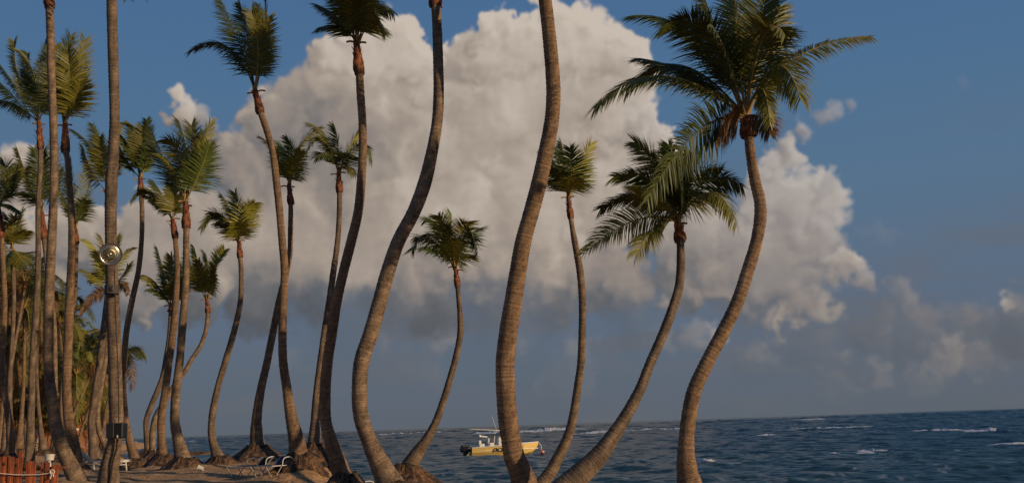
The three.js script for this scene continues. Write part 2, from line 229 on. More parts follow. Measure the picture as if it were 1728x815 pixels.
/* spec: d distance at the foot, top extra distance at the top, pts x,y,width triples from the foot up, crown [x, y], fr fronds [mx, my, tx, ty, dz, flags], leaf length */
function palm(label, spec) {
  const seed = 100 + 37 * palmCount++, r = rngOf(seed), pts = [], rad = [], n = spec.pts.length / 3, dAt = (t) => spec.d + (spec.top ?? (r(), (hash2(seed, 3) - .5) * 1.6)) * t * t;
  const far = spec.d > 40;
  for (let i = 0; i < n; i++) { const x = spec.pts[i * 3], y = spec.pts[i * 3 + 1], a = Math.max(0, i - 1), b = Math.min(n - 1, i + 1), dx = spec.pts[b * 3] - spec.pts[a * 3], dy = spec.pts[b * 3 + 1] - spec.pts[a * 3 + 1], d = dAt(i / (n - 1)); pts.push(at(x, y, d)); rad.push(spec.pts[i * 3 + 2] * .5 * Math.abs(dy) / Math.hypot(dx, dy) * pxm(d)); }
  const foot = pts[0].clone(), dT = dAt(1), gh = groundBase(foot.x, -foot.z);
  if (!spec.noMound) mounds.push({ x: foot.x, d: -foot.z, h: Math.max(.12, foot.y - gh - .02), s: (spec.ms || .75) * .95 });
  const o = thing('coconut_palm', label, 'palm tree', foot, spec.group || 'coconut palms along the beach');
  const rel = (v) => v.clone().sub(foot);
  const T0 = pts[1].clone().sub(pts[0]).normalize(), below = pts[0].clone().addScaledVector(T0, -.35);
  part('trunk', trunkGeo([rel(below), ...pts.map(rel)], [rad[0] * 1.12, ...rad], spec.d < 24 ? .02 : far ? .09 : .035, seed), BARK[seed % 3], o);
  if (spec.root !== 0) part('root_mass', rootGeo(rad[0] * 1.05, spec.rh || .35, spec.rs || .66, seed), ROOT, o);
  const cb = at(spec.crown[0], spec.crown[1], dT), top = pts[n - 1], rT = rad[n - 1];
  part('leaf_sheath', sheathGeo(rel(top.clone().addScaledVector(cb.clone().sub(top).normalize(), -.05)), rel(cb), rT * (spec.bw || 1.12), seed + 1), SHEATH, o);
  const husk = [];
  for (let k = 0; k < 2; k++) { const e = rel(top.clone().lerp(cb, .75 + r() * .25)), sd = k ? 1 : -1, L = rT * (1.5 + r()); husk.push(tube([e, e.clone().add(V(sd * L * .7, L * .25, .02)), e.clone().add(V(sd * L * 1.35, L * .1, .05))], rT * .3, 6, 5)); }
  if (!far && spec.d > 17) part('husk', merge(husk), HUSK, o);
  for (const f of spec.fr) {
    const [mx, my, tx, ty, dz0, fl = ''] = f, pl = Math.hypot(tx - spec.crown[0], ty - spec.crown[1]) * pxm(dT), dz = dz0 ?? (r() - .5) * 1.6 * Math.min(1, pl);
    const A = rel(at(spec.crown[0] + (r() - .5) * rT * .9 / pxm(dT), spec.crown[1] + 4 * r(), dT)), M = rel(at(mx, my, dT - dz * .55)), B = rel(at(tx, ty, dT - dz));
    const hang = fl.includes('h'), kind = fl.includes('y') ? 'y' : fl.includes('b') ? 'b' : fl.includes('o') ? 'o' : fl.includes('k') ? 'k' : 'g';
    const LL = 1.2 * (spec.leaf || .5) * (fl.includes('s') ? .6 : 1) * (fl.includes('L') ? 1.25 : 1);
    const g = frondGeo(A, M, B, { n: far ? 54 : spec.nl || (spec.d < 20 ? 124 : 94), leaf: LL, w: far ? .019 : spec.lw || (spec.d < 20 ? .0108 : spec.d < 28.5 ? .0118 : .0145), droop: hang ? .5 : .17, twist: hang ? 1.2 : (r() - .5) * 1.1, kind, wind: hang ? .3 : 1, gap: hang ? .12 : .03, rib: spec.rib || (far ? .03 : .022) }, r);
    const fm = part('frond', g, LEAF, o); if (kind === 'b') fm.userData.label = 'dead brown frond hanging under the crown';
  }
  return o;
}
// fronds for crowns that stand outside the frame or far off: n fronds round a crown
function ring(cx, cy, L, n, seed, lean = 0, flags = ['', 'o', 'k', '']) { const r = rngOf(seed), out = []; for (let i = 0; i < n; i++) { const a = (i + r() * .7) / n * 2 * Math.PI, e = .15 + r() * .85, hx = Math.cos(a) * L * (1.1 - .5 * e), dz = Math.sin(a) * L * (1.1 - .5 * e) , up = L * e; out.push([cx + hx * .62 + lean * .3, cy - up * .75 - L * .08, cx + hx + lean, cy - up * .62 + L * .22 * (1 - e), null, flags[i % flags.length], dz]); } return out; }
const ringAt = (cx, cy, L, n, seed, d, lean, flags) => ring(cx, cy, L, n, seed, lean, flags).map((f) => [f[0], f[1], f[2], f[3], f[6] * pxm(d), f[5]]);

// ---------------------------------------------------------------- palms of the front row, right to left
palm('rightmost palm with a wide windblown crown and an S-curved trunk, alone against the sea', { d: 15, top: .5, root: 0, noMound: 1, leaf: .56, bw: 1.55, crown: [1258, 196], rib: .026,
  pts: [1170, 852, 48, 1166, 830, 45, 1164, 815, 42, 1161, 800, 37, 1158, 770, 30, 1159, 740, 26, 1162, 711, 26, 1172, 660, 26, 1194, 611, 26, 1221, 560, 26, 1245, 510, 24, 1262, 459, 22.5, 1277, 408, 21, 1283.5, 370, 21, 1283, 340, 20, 1275, 306, 19, 1267, 255, 17, 1264, 226, 16],
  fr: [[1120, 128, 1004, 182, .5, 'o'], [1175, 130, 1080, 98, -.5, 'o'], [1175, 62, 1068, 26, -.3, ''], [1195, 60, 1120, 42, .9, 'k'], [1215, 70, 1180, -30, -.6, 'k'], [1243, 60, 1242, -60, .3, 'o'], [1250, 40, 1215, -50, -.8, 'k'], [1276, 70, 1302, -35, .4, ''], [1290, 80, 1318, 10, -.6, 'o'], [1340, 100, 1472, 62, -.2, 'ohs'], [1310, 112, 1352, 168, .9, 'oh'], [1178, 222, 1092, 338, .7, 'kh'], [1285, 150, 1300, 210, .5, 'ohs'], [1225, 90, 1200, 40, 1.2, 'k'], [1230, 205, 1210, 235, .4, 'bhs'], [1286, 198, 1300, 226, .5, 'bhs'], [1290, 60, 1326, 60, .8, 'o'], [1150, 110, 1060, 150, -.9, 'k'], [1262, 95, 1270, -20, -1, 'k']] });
palm('leaning palm with a full drooping crown just left of the rightmost palm', { d: 17.5, top: 1.4, root: 0, noMound: 1, leaf: .48, nl: 104, lw: .0105, bw: 1.3, crown: [1144, 372],
  pts: [925, 850, 58, 950, 825, 58, 980, 800, 56, 1010, 770, 42, 1032, 740, 31, 1051, 711, 25, 1079, 660, 20, 1098.5, 611, 18, 1121, 560, 18, 1139, 510, 17, 1146, 485, 15.5, 1149, 459, 15, 1149, 418, 13, 1148, 405, 13],
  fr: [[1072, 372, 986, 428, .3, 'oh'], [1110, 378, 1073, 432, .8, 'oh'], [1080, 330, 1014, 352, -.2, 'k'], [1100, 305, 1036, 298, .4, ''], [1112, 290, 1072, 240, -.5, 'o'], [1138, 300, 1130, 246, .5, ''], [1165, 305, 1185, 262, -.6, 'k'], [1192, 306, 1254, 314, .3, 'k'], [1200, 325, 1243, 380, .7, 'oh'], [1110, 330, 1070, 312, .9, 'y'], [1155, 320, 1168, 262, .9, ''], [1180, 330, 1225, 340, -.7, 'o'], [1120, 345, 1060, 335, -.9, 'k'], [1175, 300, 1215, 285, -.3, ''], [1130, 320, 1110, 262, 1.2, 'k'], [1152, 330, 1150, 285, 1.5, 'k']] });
palm('slim palm with an upright bright crown right of the thickest trunk', { d: 21, top: .6, noMound: 1, root: 0, leaf: .44, nl: 64, lw: .0105, crown: [959, 332],
  pts: [893, 838, 34, 905, 825, 31, 917, 812, 28, 930, 795, 25, 943, 770, 20, 957, 740, 17, 965.6, 711, 15, 974, 660, 14, 980.6, 611, 13, 982.6, 560, 12.6, 983, 510, 12.6, 979, 459, 12.5, 970, 408, 11, 966, 385, 9, 963, 366, 8.5],
  fr: [[942, 285, 923, 258, .3, ''], [953, 280, 948, 242, -.3, 'o'], [976, 288, 997, 242, .2, 'y'], [964, 285, 962, 250, .6, ''], [950, 300, 930, 285, .8, 'k'], [972, 300, 985, 275, -.5, ''], [948, 310, 930, 305, -.5, ''], [968, 310, 978, 300, .7, 'y'], [957, 290, 940, 250, -.8, 'k']] });
palm('thickest palm trunk, curving up out of the frame in front of the boat', { d: 18.6, top: -.1, root: 0, noMound: 1, leaf: .5, crown: [912, -62],
  pts: [895, 842, 52, 888, 826, 47, 884, 812, 44, 879, 796, 41, 868, 770, 37, 862, 740, 33, 857.5, 711, 33, 853.5, 660, 32.5, 852.5, 611, 32, 858, 560, 32, 866, 510, 31, 874, 459, 29.5, 883, 408, 29, 897, 357, 28.5, 910.6, 306, 28.5, 921.5, 255, 27, 931, 204, 26, 934, 160, 25.5, 933, 130, 25, 927, 60, 24.5, 920, 0, 23.5, 915, -40, 22],
  fr: ringAt(912, -62, 190, 9, 3, 18) });
palm('short slender palm with a round mop crown, left of the boat', { d: 25, top: .3, leaf: .50, nl: 62, lw: .0105, ms: .6, rs: .7, crown: [768, 452],
  pts: [684, 798, 36, 691, 785, 32, 703.7, 765, 27, 720.6, 740, 18, 735.6, 711, 14, 753, 660, 12, 767, 611, 11, 773, 585, 11, 776.6, 560, 10.5, 776, 530, 9.5, 773.5, 500, 8.5, 772, 482, 8],
  fr: [[728, 396, 694, 425, .4, 'k'], [742, 385, 716, 372, -.3, ''], [752, 392, 740, 364, .6, 'y'], [762, 395, 762, 362, -.4, ''], [776, 398, 790, 374, .4, 'o'], [790, 392, 806, 428, .5, 'k'], [738, 412, 700, 400, -.6, 'o'], [772, 430, 780, 412, .9, 'y'], [745, 425, 712, 418, .5, ''], [785, 405, 812, 385, -.6, ''], [780, 430, 800, 432, -.2, 'o'], [758, 405, 752, 378, 1.0, 'k']] });
palm('heavy S-curved palm trunk leaving the frame at the top, second thickest of the row', { d: 19, top: .8, leaf: .5, rs: .4, rh: .25, crown: [732, -38],
  pts: [660, 826, 58, 649, 800, 43, 634, 770, 34, 621, 740, 28, 611, 713, 26.5, 607, 690, 26, 606, 660, 26, 609.6, 611, 27, 626, 560, 28, 640, 510, 26, 654, 459, 26, 671.5, 408, 25.5, 698, 357, 26, 717, 306, 25, 729, 255, 21, 737.5, 204, 19, 740, 150, 18.5, 739, 100, 18, 737, 40, 17, 735, 8, 16.5],
  fr: ringAt(732, -38, 180, 8, 8, 19) });
palm('tall palm, crown cut by the frame top, left of the heavy S-curved trunk', { d: 20.5, top: .5, leaf: .46, ms: .9, rs: .45, rh: .3, crown: [601, 72],
  pts: [583, 815, 40, 576, 800, 34, 566, 770, 28, 556, 740, 23, 549, 711, 19.5, 548, 660, 19, 552, 611, 18, 560, 560, 17.5, 567.5, 510, 17.5, 579, 459, 17.5, 592, 408, 17.5, 604, 357, 16.5, 609, 306, 15.5, 611.5, 255, 14, 611, 204, 14, 608, 160, 14, 606, 122, 13.5],
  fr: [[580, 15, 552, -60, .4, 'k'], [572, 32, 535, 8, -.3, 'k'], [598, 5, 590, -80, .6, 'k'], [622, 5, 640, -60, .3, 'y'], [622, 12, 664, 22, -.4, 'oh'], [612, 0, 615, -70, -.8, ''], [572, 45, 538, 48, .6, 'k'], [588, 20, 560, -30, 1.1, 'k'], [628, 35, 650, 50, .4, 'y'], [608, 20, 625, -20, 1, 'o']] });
palm('slim palm behind the tall reddish-sheathed one, its crown touching that trunk', { d: 27, top: .5, leaf: .48, nl: 70, lw: .0115, ms: .9, rs: .7, crown: [571, 290],
  pts: [530, 762, 28, 530, 745, 23, 531, 711, 15, 534, 660, 12, 540, 611, 11, 547, 560, 11, 555, 510, 11.5, 562, 459, 11, 569, 408, 9.5, 572, 360, 9, 572.5, 322, 9],
  fr: [[543, 232, 516, 258, .4, 'y'], [552, 235, 522, 208, -.3, 'o'], [570, 245, 564, 212, .4, ''], [588, 250, 606, 222, -.2, 'y'], [606, 242, 628, 272, .2, ''], [555, 262, 532, 265, .7, 'k'], [582, 265, 598, 262, .6, 'k'], [562, 255, 545, 222, -.7, ''], [585, 280, 598, 292, .1, 'o']] });
palm('slender palm whose trunk crosses behind the bent-necked palm', { d: 28, top: .4, leaf: .42, nl: 70, lw: .0115, ms: .8, rs: .7, crown: [487, 310],
  pts: [434, 766, 36, 433, 748, 25, 432, 711, 17, 439, 660, 14, 450, 611, 13, 460, 560, 12, 470, 510, 12, 481, 465, 11, 488, 430, 9.5, 489.5, 385, 9, 490, 342, 8.5],
  fr: [[478, 268, 438, 230, -.3, 'o'], [492, 265, 484, 232, .4, ''], [502, 250, 540, 214, -.2, 'o'], [472, 278, 467, 252, .5, 'y'], [498, 280, 508, 255, .6, 'y'], [483, 275, 470, 240, -.6, ''], [494, 290, 500, 270, -.4, 'k']] });
palm('palm with a bent neck and sparse crown streaming left, near the navy loungers', { d: 22.4, top: .2, leaf: .46, ms: 1.0, rs: .5, crown: [430, 152],
  pts: [505, 782, 38, 503, 768, 32, 499, 740, 27, 492, 711, 21, 484, 660, 16, 477, 611, 14.5, 476, 560, 14, 477, 510, 13.5, 479.6, 459, 13.5, 475.5, 408, 13, 471, 357, 12.5, 465.5, 306, 12.5, 459, 255, 11.5, 444, 204, 12, 438, 188, 11.5],
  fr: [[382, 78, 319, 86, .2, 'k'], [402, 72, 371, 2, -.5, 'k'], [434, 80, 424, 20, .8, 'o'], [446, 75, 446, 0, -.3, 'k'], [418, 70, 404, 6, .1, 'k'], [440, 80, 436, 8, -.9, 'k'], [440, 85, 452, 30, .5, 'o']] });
palm('lone short palm with a crown curling left, standing on its own sandy root mound', { d: 26.5, top: .4, leaf: .44, nl: 70, lw: .0115, ms: .75, rs: .7, crown: [402, 407],
  pts: [371, 784, 30, 368, 776, 25, 362, 758, 16, 357, 740, 12.5, 356, 711, 11.5, 365, 660, 11, 379, 611, 11, 394, 560, 11, 402, 525, 9.5, 405.6, 500, 9, 406, 459, 8, 404, 432, 7.5],
  fr: [[368, 360, 338, 386, .3, 'k'], [392, 365, 374, 330, -.4, 'o'], [400, 365, 396, 326, .3, ''], [412, 365, 428, 342, .3, 'y'], [385, 375, 352, 358, -.5, 'k'], [403, 392, 400, 376, .9, 'y'], [410, 380, 418, 352, -.4, ''], [390, 385, 368, 375, .6, 'k']] });
palm('tall palm with a broad feathery crown left of the lone short palm', { d: 26, top: .3, leaf: .54, ms: .8, rs: .7, crown: [312, 340],
  pts: [310, 788, 36, 306, 770, 26, 299, 740, 18, 294, 711, 15.5, 296, 660, 14.5, 302, 611, 13.5, 306, 560, 13, 310, 510, 12.5, 313, 459, 11.5, 313, 408, 10.5, 313.5, 382, 10.5],
  fr: [[302, 262, 279, 234, .6, 'o'], [314, 265, 300, 203, -.4, 'k'], [332, 270, 354, 206, .2, 'o'], [278, 275, 256, 222, -.6, 'k'], [336, 290, 352, 245, .5, ''], [322, 265, 322, 212, .3, 'k'], [295, 290, 272, 262, .3, 'o'], [326, 280, 340, 222, -.7, 'k']] });
palm('palm with a low crown trailing left under its taller feathery neighbour', { d: 29, top: .2, leaf: .42, ms: .75, rs: .7, crown: [290, 370],
  pts: [274, 780, 22, 273, 765, 16, 271, 735, 13, 271, 705, 13, 277.5, 660, 12.5, 284, 611, 12, 291, 560, 12, 295, 510, 10.5, 298, 459, 8.5, 296, 420, 8.5, 294.5, 400, 8.5],
  fr: [[252, 322, 221, 338, .4, 'y'], [275, 335, 258, 306, -.3, 'k'], [292, 340, 288, 312, .5, 'o'], [298, 345, 304, 322, -.2, ''], [268, 345, 245, 330, .1, 'k']] });
palm('palm with a small crown half hidden behind two straight trunks, forked tips upward', { d: 34, top: .3, leaf: .48, ms: .8, rs: .7, crown: [287, 516],
  pts: [250, 771, 16, 248, 755, 11, 246, 730, 9.5, 246, 708, 9.5, 256, 680, 10, 272, 640, 9.5, 280, 600, 9, 285, 565, 8.5, 287, 535, 7.5, 287, 524, 7.5],
  fr: [[278, 470, 264, 418, -.2, 'k'], [262, 478, 242, 466, .4, 'o'], [288, 470, 287, 432, .3, 'o'], [300, 482, 306, 448, -.3, 'k'], [272, 495, 252, 488, .5, ''], [295, 490, 302, 470, .6, 'o']] });
palm('palm with a fan-shaped crown of pointed fronds on a kinked trunk', { d: 33, top: .5, leaf: .46, ms: .7, rs: .7, crown: [348, 505],
  pts: [257, 772, 15, 256, 755, 11, 257, 725, 10.5, 263, 700, 10.5, 277, 678, 10, 292, 652, 10, 308, 632, 9.5, 321, 609, 9, 338, 582, 8.5, 347, 555, 7.5, 350, 526, 6.5],
  fr: [[336, 455, 327, 418, .3, ''], [362, 455, 378, 422, .2, 'y'], [350, 455, 346, 428, -.4, 'k'], [327, 465, 316, 432, -.3, 'k'], [340, 470, 334, 440, .7, 'o'], [358, 475, 362, 450, .6, 'o']] });
palm('palm with a tall narrow crown just right of the lamp trunk', { d: 31, top: .3, leaf: .5, ms: .75, rs: .7, crown: [235, 300],
  pts: [228, 786, 24, 225, 772, 17, 217, 742, 13, 211, 711, 11, 207, 660, 10, 208, 611, 9.5, 212, 560, 10, 221, 510, 10, 232, 459, 9, 237.5, 408, 8, 238.5, 357, 8, 237, 322, 8],
  fr: [[236, 232, 208, 206, .4, 'o'], [222, 258, 203, 228, .3, 'k'], [243, 250, 246, 203, -.3, 'k'], [228, 250, 220, 210, -.5, 'k'], [214, 272, 200, 245, -.2, 'o'], [238, 255, 240, 215, .6, 'o'], [246, 270, 252, 240, .2, '']] });
// the two straight trunks near the left edge
const lampPalm = palm('straight palm trunk carrying a round metal floodlight and a black box', { d: 19.5, top: -.6, root: 0, leaf: .5, ms: .9, crown: [186, -60],
  pts: [176, 828, 40, 181, 815, 36, 183, 790, 31, 188, 765, 27, 193, 740, 24, 195, 711, 23.5, 194, 680, 23, 193, 640, 22.5, 192, 611, 22, 191, 560, 22.5, 189, 510, 22, 187, 459, 20.5, 186, 408, 20, 185.5, 357, 20, 187, 306, 20.5, 190, 255, 19, 192, 204, 17, 189.6, 100, 18, 187, 0, 18, 187, -35, 17],
  fr: ringAt(186, -60, 180, 9, 21, 19) });
palm('leaning palm trunk beside the orange fence, its red sheath cut by the frame top', { d: 22, top: .3, root: 0, leaf: .5, ms: .9, crown: [79, -22],
  pts: [140, 828, 40, 132, 815, 36, 114, 780, 28, 101, 750, 23, 92, 714, 20.5, 87, 680, 19.5, 83, 650, 17.5, 80, 611, 16.5, 80, 560, 16.5, 81, 510, 17, 83, 459, 16.5, 85.5, 408, 15.5, 88, 357, 14.5, 89.5, 306, 14, 89.5, 255, 13.5, 88.5, 204, 13.5, 86, 150, 13.5, 84.5, 100, 13.5, 83.5, 51, 14, 82, 10, 14],
  fr: ringAt(79, -22, 170, 8, 27, 22) });
palm('dark shaded palm trunk with a tall upright crown, behind the leaning trunk', { d: 25, top: .6, leaf: .54, ms: .8, crown: [108, 208],
  pts: [130, 802, 24, 128, 785, 22, 123, 752, 20, 114, 704, 16.5, 111, 660, 15, 112, 611, 15, 114, 560, 15, 115.6, 510, 14.5, 118, 459, 13, 119.5, 408, 11.5, 119, 357, 11.5, 115, 306, 10, 112, 268, 9.5, 109, 254, 11],
  fr: [[103, 135, 117, 60, .3, 'k'], [124, 140, 142, 66, .2, 'o'], [94, 150, 80, 82, -.4, 'k'], [130, 160, 140, 112, -.4, 'k'], [116, 145, 113, 85, .7, 'o'], [124, 170, 134, 140, .6, 'o'], [100, 160, 92, 110, .6, 'k'], [112, 140, 128, 90, -.7, 'k']] });
palm('palm with a big shaggy crown at the far upper left, reddish sheath below it', { d: 36, top: .4, leaf: .62, ms: 1, crown: [64, 205],
  pts: [47, 795, 22, 49, 765, 16, 50, 711, 12.5, 52, 660, 11, 53, 611, 11, 57, 560, 11, 60, 510, 10.5, 62.5, 459, 9.5, 63, 408, 9, 62.5, 357, 8.5, 66, 290, 8, 67, 250, 9],
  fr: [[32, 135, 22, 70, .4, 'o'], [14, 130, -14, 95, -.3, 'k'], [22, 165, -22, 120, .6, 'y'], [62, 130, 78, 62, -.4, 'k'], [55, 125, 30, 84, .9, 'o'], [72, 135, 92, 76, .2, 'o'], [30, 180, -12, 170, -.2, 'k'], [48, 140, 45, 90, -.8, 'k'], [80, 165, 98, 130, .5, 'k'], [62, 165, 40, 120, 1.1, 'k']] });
palm('palm with a hooked pale frond in its crown, left of the leaning trunk', { d: 40, top: .3, leaf: .66, ms: 1, crown: [69, 358],
  pts: [108, 776, 14, 103, 745, 11, 97, 712, 9.5, 93, 690, 9, 91, 620, 8.5, 90, 555, 8.5, 83, 490, 8.5, 76, 430, 8.5, 73, 402, 8.5],
  fr: [[56, 285, 27, 306, .5, 'o'], [62, 300, 56, 250, -.4, 'k'], [38, 285, 4, 312, -.2, 'k'], [82, 300, 88, 242, .3, 'k'], [45, 300, 28, 252, .2, 'o'], [72, 300, 72, 255, .9, 'k'], [88, 320, 98, 290, -.5, 'o'], [50, 330, 30, 325, .8, 'k']] });
palm('thin palm half hidden behind the shaded trunk, pale frond rising right of it', { d: 45, top: 0, leaf: .62, ms: .9, crown: [126, 384],
  pts: [102, 772, 9, 102, 720, 6, 103, 660, 6, 110, 600, 6, 119, 550, 6, 125, 505, 6, 127, 459, 6, 128, 410, 6.5],
  fr: [[134, 330, 148, 274, .3, 'o'], [116, 330, 106, 285, -.4, 'k'], [122, 325, 118, 268, .5, 'k'], [134, 355, 144, 338, .6, 'k'], [110, 345, 98, 315, .2, 'o'], [138, 345, 152, 300, -.4, 'y']] });
palm('palm with dark fronds streaming left, crown hidden behind the lamp trunk', { d: 36, top: .2, leaf: .58, ms: 1.1, rs: .6, crown: [180, 322],
  pts: [162, 786, 32, 159, 772, 22, 155, 745, 14, 153, 711, 12, 160, 660, 12, 167, 611, 12, 173, 560, 11, 179, 510, 10, 183, 459, 9.5, 184, 408, 9, 183, 360, 9],
  fr: [[162, 260, 120, 218, .3, 'k'], [170, 262, 156, 210, -.4, 'k'], [185, 265, 200, 212, .3, 'o'], [152, 285, 140, 250, -.2, 'k'], [195, 285, 208, 250, -.4, 'k'], [172, 275, 168, 232, .9, 'o']] });
palm('palm with yellow-green fronds and hanging dead brown ones, behind the round floodlight', { d: 45, top: .2, leaf: .62, ms: 1.1, rs: .6, crown: [184, 488],
  pts: [181, 762, 14, 175, 750, 11, 167, 730, 9.5, 163, 705, 9, 168, 660, 8.5, 176, 611, 8.5, 182, 560, 8, 185, 520, 8],
  fr: [[165, 430, 142, 404, .3, 'y'], [200, 440, 222, 418, .2, 'y'], [178, 430, 168, 398, -.4, 'o'], [192, 435, 196, 400, -.4, 'y'], [160, 468, 138, 455, .4, 'o'], [205, 465, 215, 448, -.2, 'o'], [160, 498, 134, 530, .4, 'bhs'], [165, 466, 150, 476, .2, 'bhs'], [202, 478, 214, 496, .4, 'bhs'], [175, 450, 160, 425, .6, 'y']] });
palm('palm at the left frame edge with dark drooping fronds over a thin trunk', { d: 38, top: .2, leaf: .6, ms: .9, crown: [-4, 350],
  pts: [12, 776, 22, 17, 750, 14, 12, 700, 11, 5, 655, 10, 2, 611, 9.5, 4, 560, 9, 6, 510, 9, 4, 459, 8.5, 1, 400, 8.5],
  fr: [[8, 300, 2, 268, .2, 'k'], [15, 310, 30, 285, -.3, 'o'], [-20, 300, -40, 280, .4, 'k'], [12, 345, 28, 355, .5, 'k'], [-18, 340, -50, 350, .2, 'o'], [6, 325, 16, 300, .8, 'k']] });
palm('young palm with an orange sheath low at the left edge, between two trunks', { d: 42, top: .2, leaf: .6, ms: .9, crown: [19, 418],
  pts: [17, 775, 22, 16, 750, 14, 14, 700, 11, 15, 640, 8, 18, 590, 7, 21, 535, 7, 21.5, 480, 7, 20, 448, 7.5],
  fr: [[16, 385, 8, 362, .2, 'k'], [25, 385, 36, 355, -.3, 'k'], [10, 400, -6, 388, .4, 'o'], [30, 400, 42, 390, .3, 'o'], [20, 390, 22, 365, .8, 'o'], [28, 430, 36, 440, .3, 'o'], [12, 432, 6, 455, .4, 'y']] });
// ---------------------------------------------------------------- the palm grove behind
function grovePalm(label, d, bx, by, cx, cy, L, seed, bend = 0, flags = ['k', 'o', '', 'k', 'o']) {
  const r = rngOf(seed), w = .2 / pxm(d), pts = []; const N = 8;
  for (let i = 0; i < N; i++) { const t = i / (N - 1), s = t * t * (3 - 2 * t); pts.push(lerp(bx, cx, lerp(t, s, .5)) + Math.sin(t * 3.14) * bend, lerp(by, cy + L * .1, t), w * (1.6 * Math.exp(-t * 9) + lerp(1.05, .68, t))); }
  const fr = ringAt(cx, cy, L, 11, seed + 3, d, -L * .12, flags);
  for (let k = 0; k < 5; k++) { const sx = (r() - .5) * L * .9; fr.push([cx + sx * .8, cy + L * .1, cx + sx * 1.1, cy + L * (.55 + r() * .35), (r() - .5) * .8, r() < .6 ? 'bh' : 'oh']); }
  return palm(label, { d, top: 0, leaf: .62, crown: [cx, cy], pts, fr, rs: .5, ms: 1.2, group: 'palms of the grove behind the beach' });
}
grovePalm('grove palm with a green sunlit crown between the shaded trunk and the lamp trunk', 62, 92, 766, 128, 630, 66, 301, -6, ['', 'o', '', 'y', 'o']);
grovePalm('lower grove palm with a yellowish crown just left of the lamp trunk', 70, 130, 762, 155, 668, 56, 302, -4, ['o', 'y', '', 'o', '']);
grovePalm('grove palm whose ragged crown shows on both sides of the lamp trunk', 58, 172, 760, 196, 606, 62, 303, -5, ['o', 'k', 'o', 'b', 'k']);
grovePalm('small grove palm with a dull crown right behind the lamp trunk base', 85, 186, 757, 184, 690, 44, 304, 2, ['o', '', 'y', 'k', 'o']);
grovePalm('tall dark grove palm between the two leftmost slim trunks', 52, 30, 764, 38, 520, 84, 305, 4, ['k', 'o', 'k', 'b', 'k']);
grovePalm('tall grove palm with brown hanging fronds behind the fence', 55, 72, 766, 62, 560, 78, 306, -5, ['o', 'b', 'k', 'o', 'k']);
grovePalm('grove palm with a crown arching before the pale cloud at left', 50, 8, 768, 40, 478, 80, 307, -8, ['k', '', 'k', 'o', 'k']);
grovePalm('grove palm at the frame edge with a rust-coloured skirt of dead fronds', 56, -6, 764, 6, 590, 76, 308, 3, ['b', 'o', 'k', 'b', 'k']);
grovePalm('grove palm with a dark crown right of the leaning trunk', 60, 110, 764, 98, 540, 72, 309, 5, ['k', 'k', 'o', 'k', '']);
grovePalm('short leaning grove palm with a slanting bare trunk beside the white lamp globe', 66, 112, 762, 158, 612, 50, 310, -8, ['', 'o', 'k', '', 'y']);
grovePalm('low grove palm with orange dead fronds under the tall dark one', 64, 44, 764, 30, 640, 62, 311, 2, ['b', 'o', 'b', 'k', 'o']);
grovePalm('low dark grove palm in front of the thicket behind the leaning trunk', 68, 88, 764, 78, 640, 58, 312, 3, ['k', 'b', 'k', 'o', 'k']);
grovePalm('thin grove palm with a small crown farthest up the beach by the sea gap', 95, 166, 755, 172, 655, 42, 313, 3, ['', 'o', 'k', 'o', '']);
{ // the far thicket: one mass
  const r = rngOf(911), g = [frondGeo(V(0, 0, 0), V(1.1, 1.3, .1), V(2.5, .7, .2), { n: 30, leaf: .62, w: .04, droop: .35, twist: .7, kind: 'k', wind: .5, rib: .03 }, r), frondGeo(V(0, 0, 0), V(.6, 1.5, .2), V(1.9, 1.9, .2), { n: 30, leaf: .62, w: .04, droop: .2, twist: -.4, kind: 'o', wind: .5, rib: .03 }, r), frondGeo(V(0, 0, 0), V(.7, .2, 0), V(1.3, -1.4, .1), { n: 26, leaf: .5, w: .035, droop: .4, twist: 1, kind: 'b', wind: .3, rib: .03 }, r)];
  const one = mergeGeometries([g[0], g[1].clone().rotateY(1.2), g[0].clone().rotateY(2.4), g[1].clone().rotateY(3.7), g[0].clone().rotateY(5), g[2].clone().rotateY(.6), g[2].clone().rotateY(3.1)]);
  const N = 230, im = new THREE.InstancedMesh(one, LEAF, N), m = new THREE.Matrix4(), q = new THREE.Quaternion();
  for (let i = 0; i < N; i++) { const x = -50 + r() * 190, d = 74 + r() * 45, top = x < 75 ? 470 + Math.max(0, x) * .9 : 560 + (x - 75) * 1.0, p = at(x, lerp(748, top, Math.pow(r(), .75)), d); q.setFromAxisAngle(V(0, 1, 0), r() * 6.28); m.compose(p, q, V(1, 1, 1).multiplyScalar(.8 + r() * .7)); im.setMatrixAt(i, m); const kk = .8 + r() * .7; im.setColorAt(i, new THREE.Color().setRGB(kk * (1 + r() * .5), kk, kk * .8)); }
  im.name = 'palm_thicket'; im.castShadow = im.receiveShadow = true; im.userData = { label: 'dense dark palm thicket closing the far left of the beach', category: 'thicket', kind: 'stuff' }; scene.add(im);
}

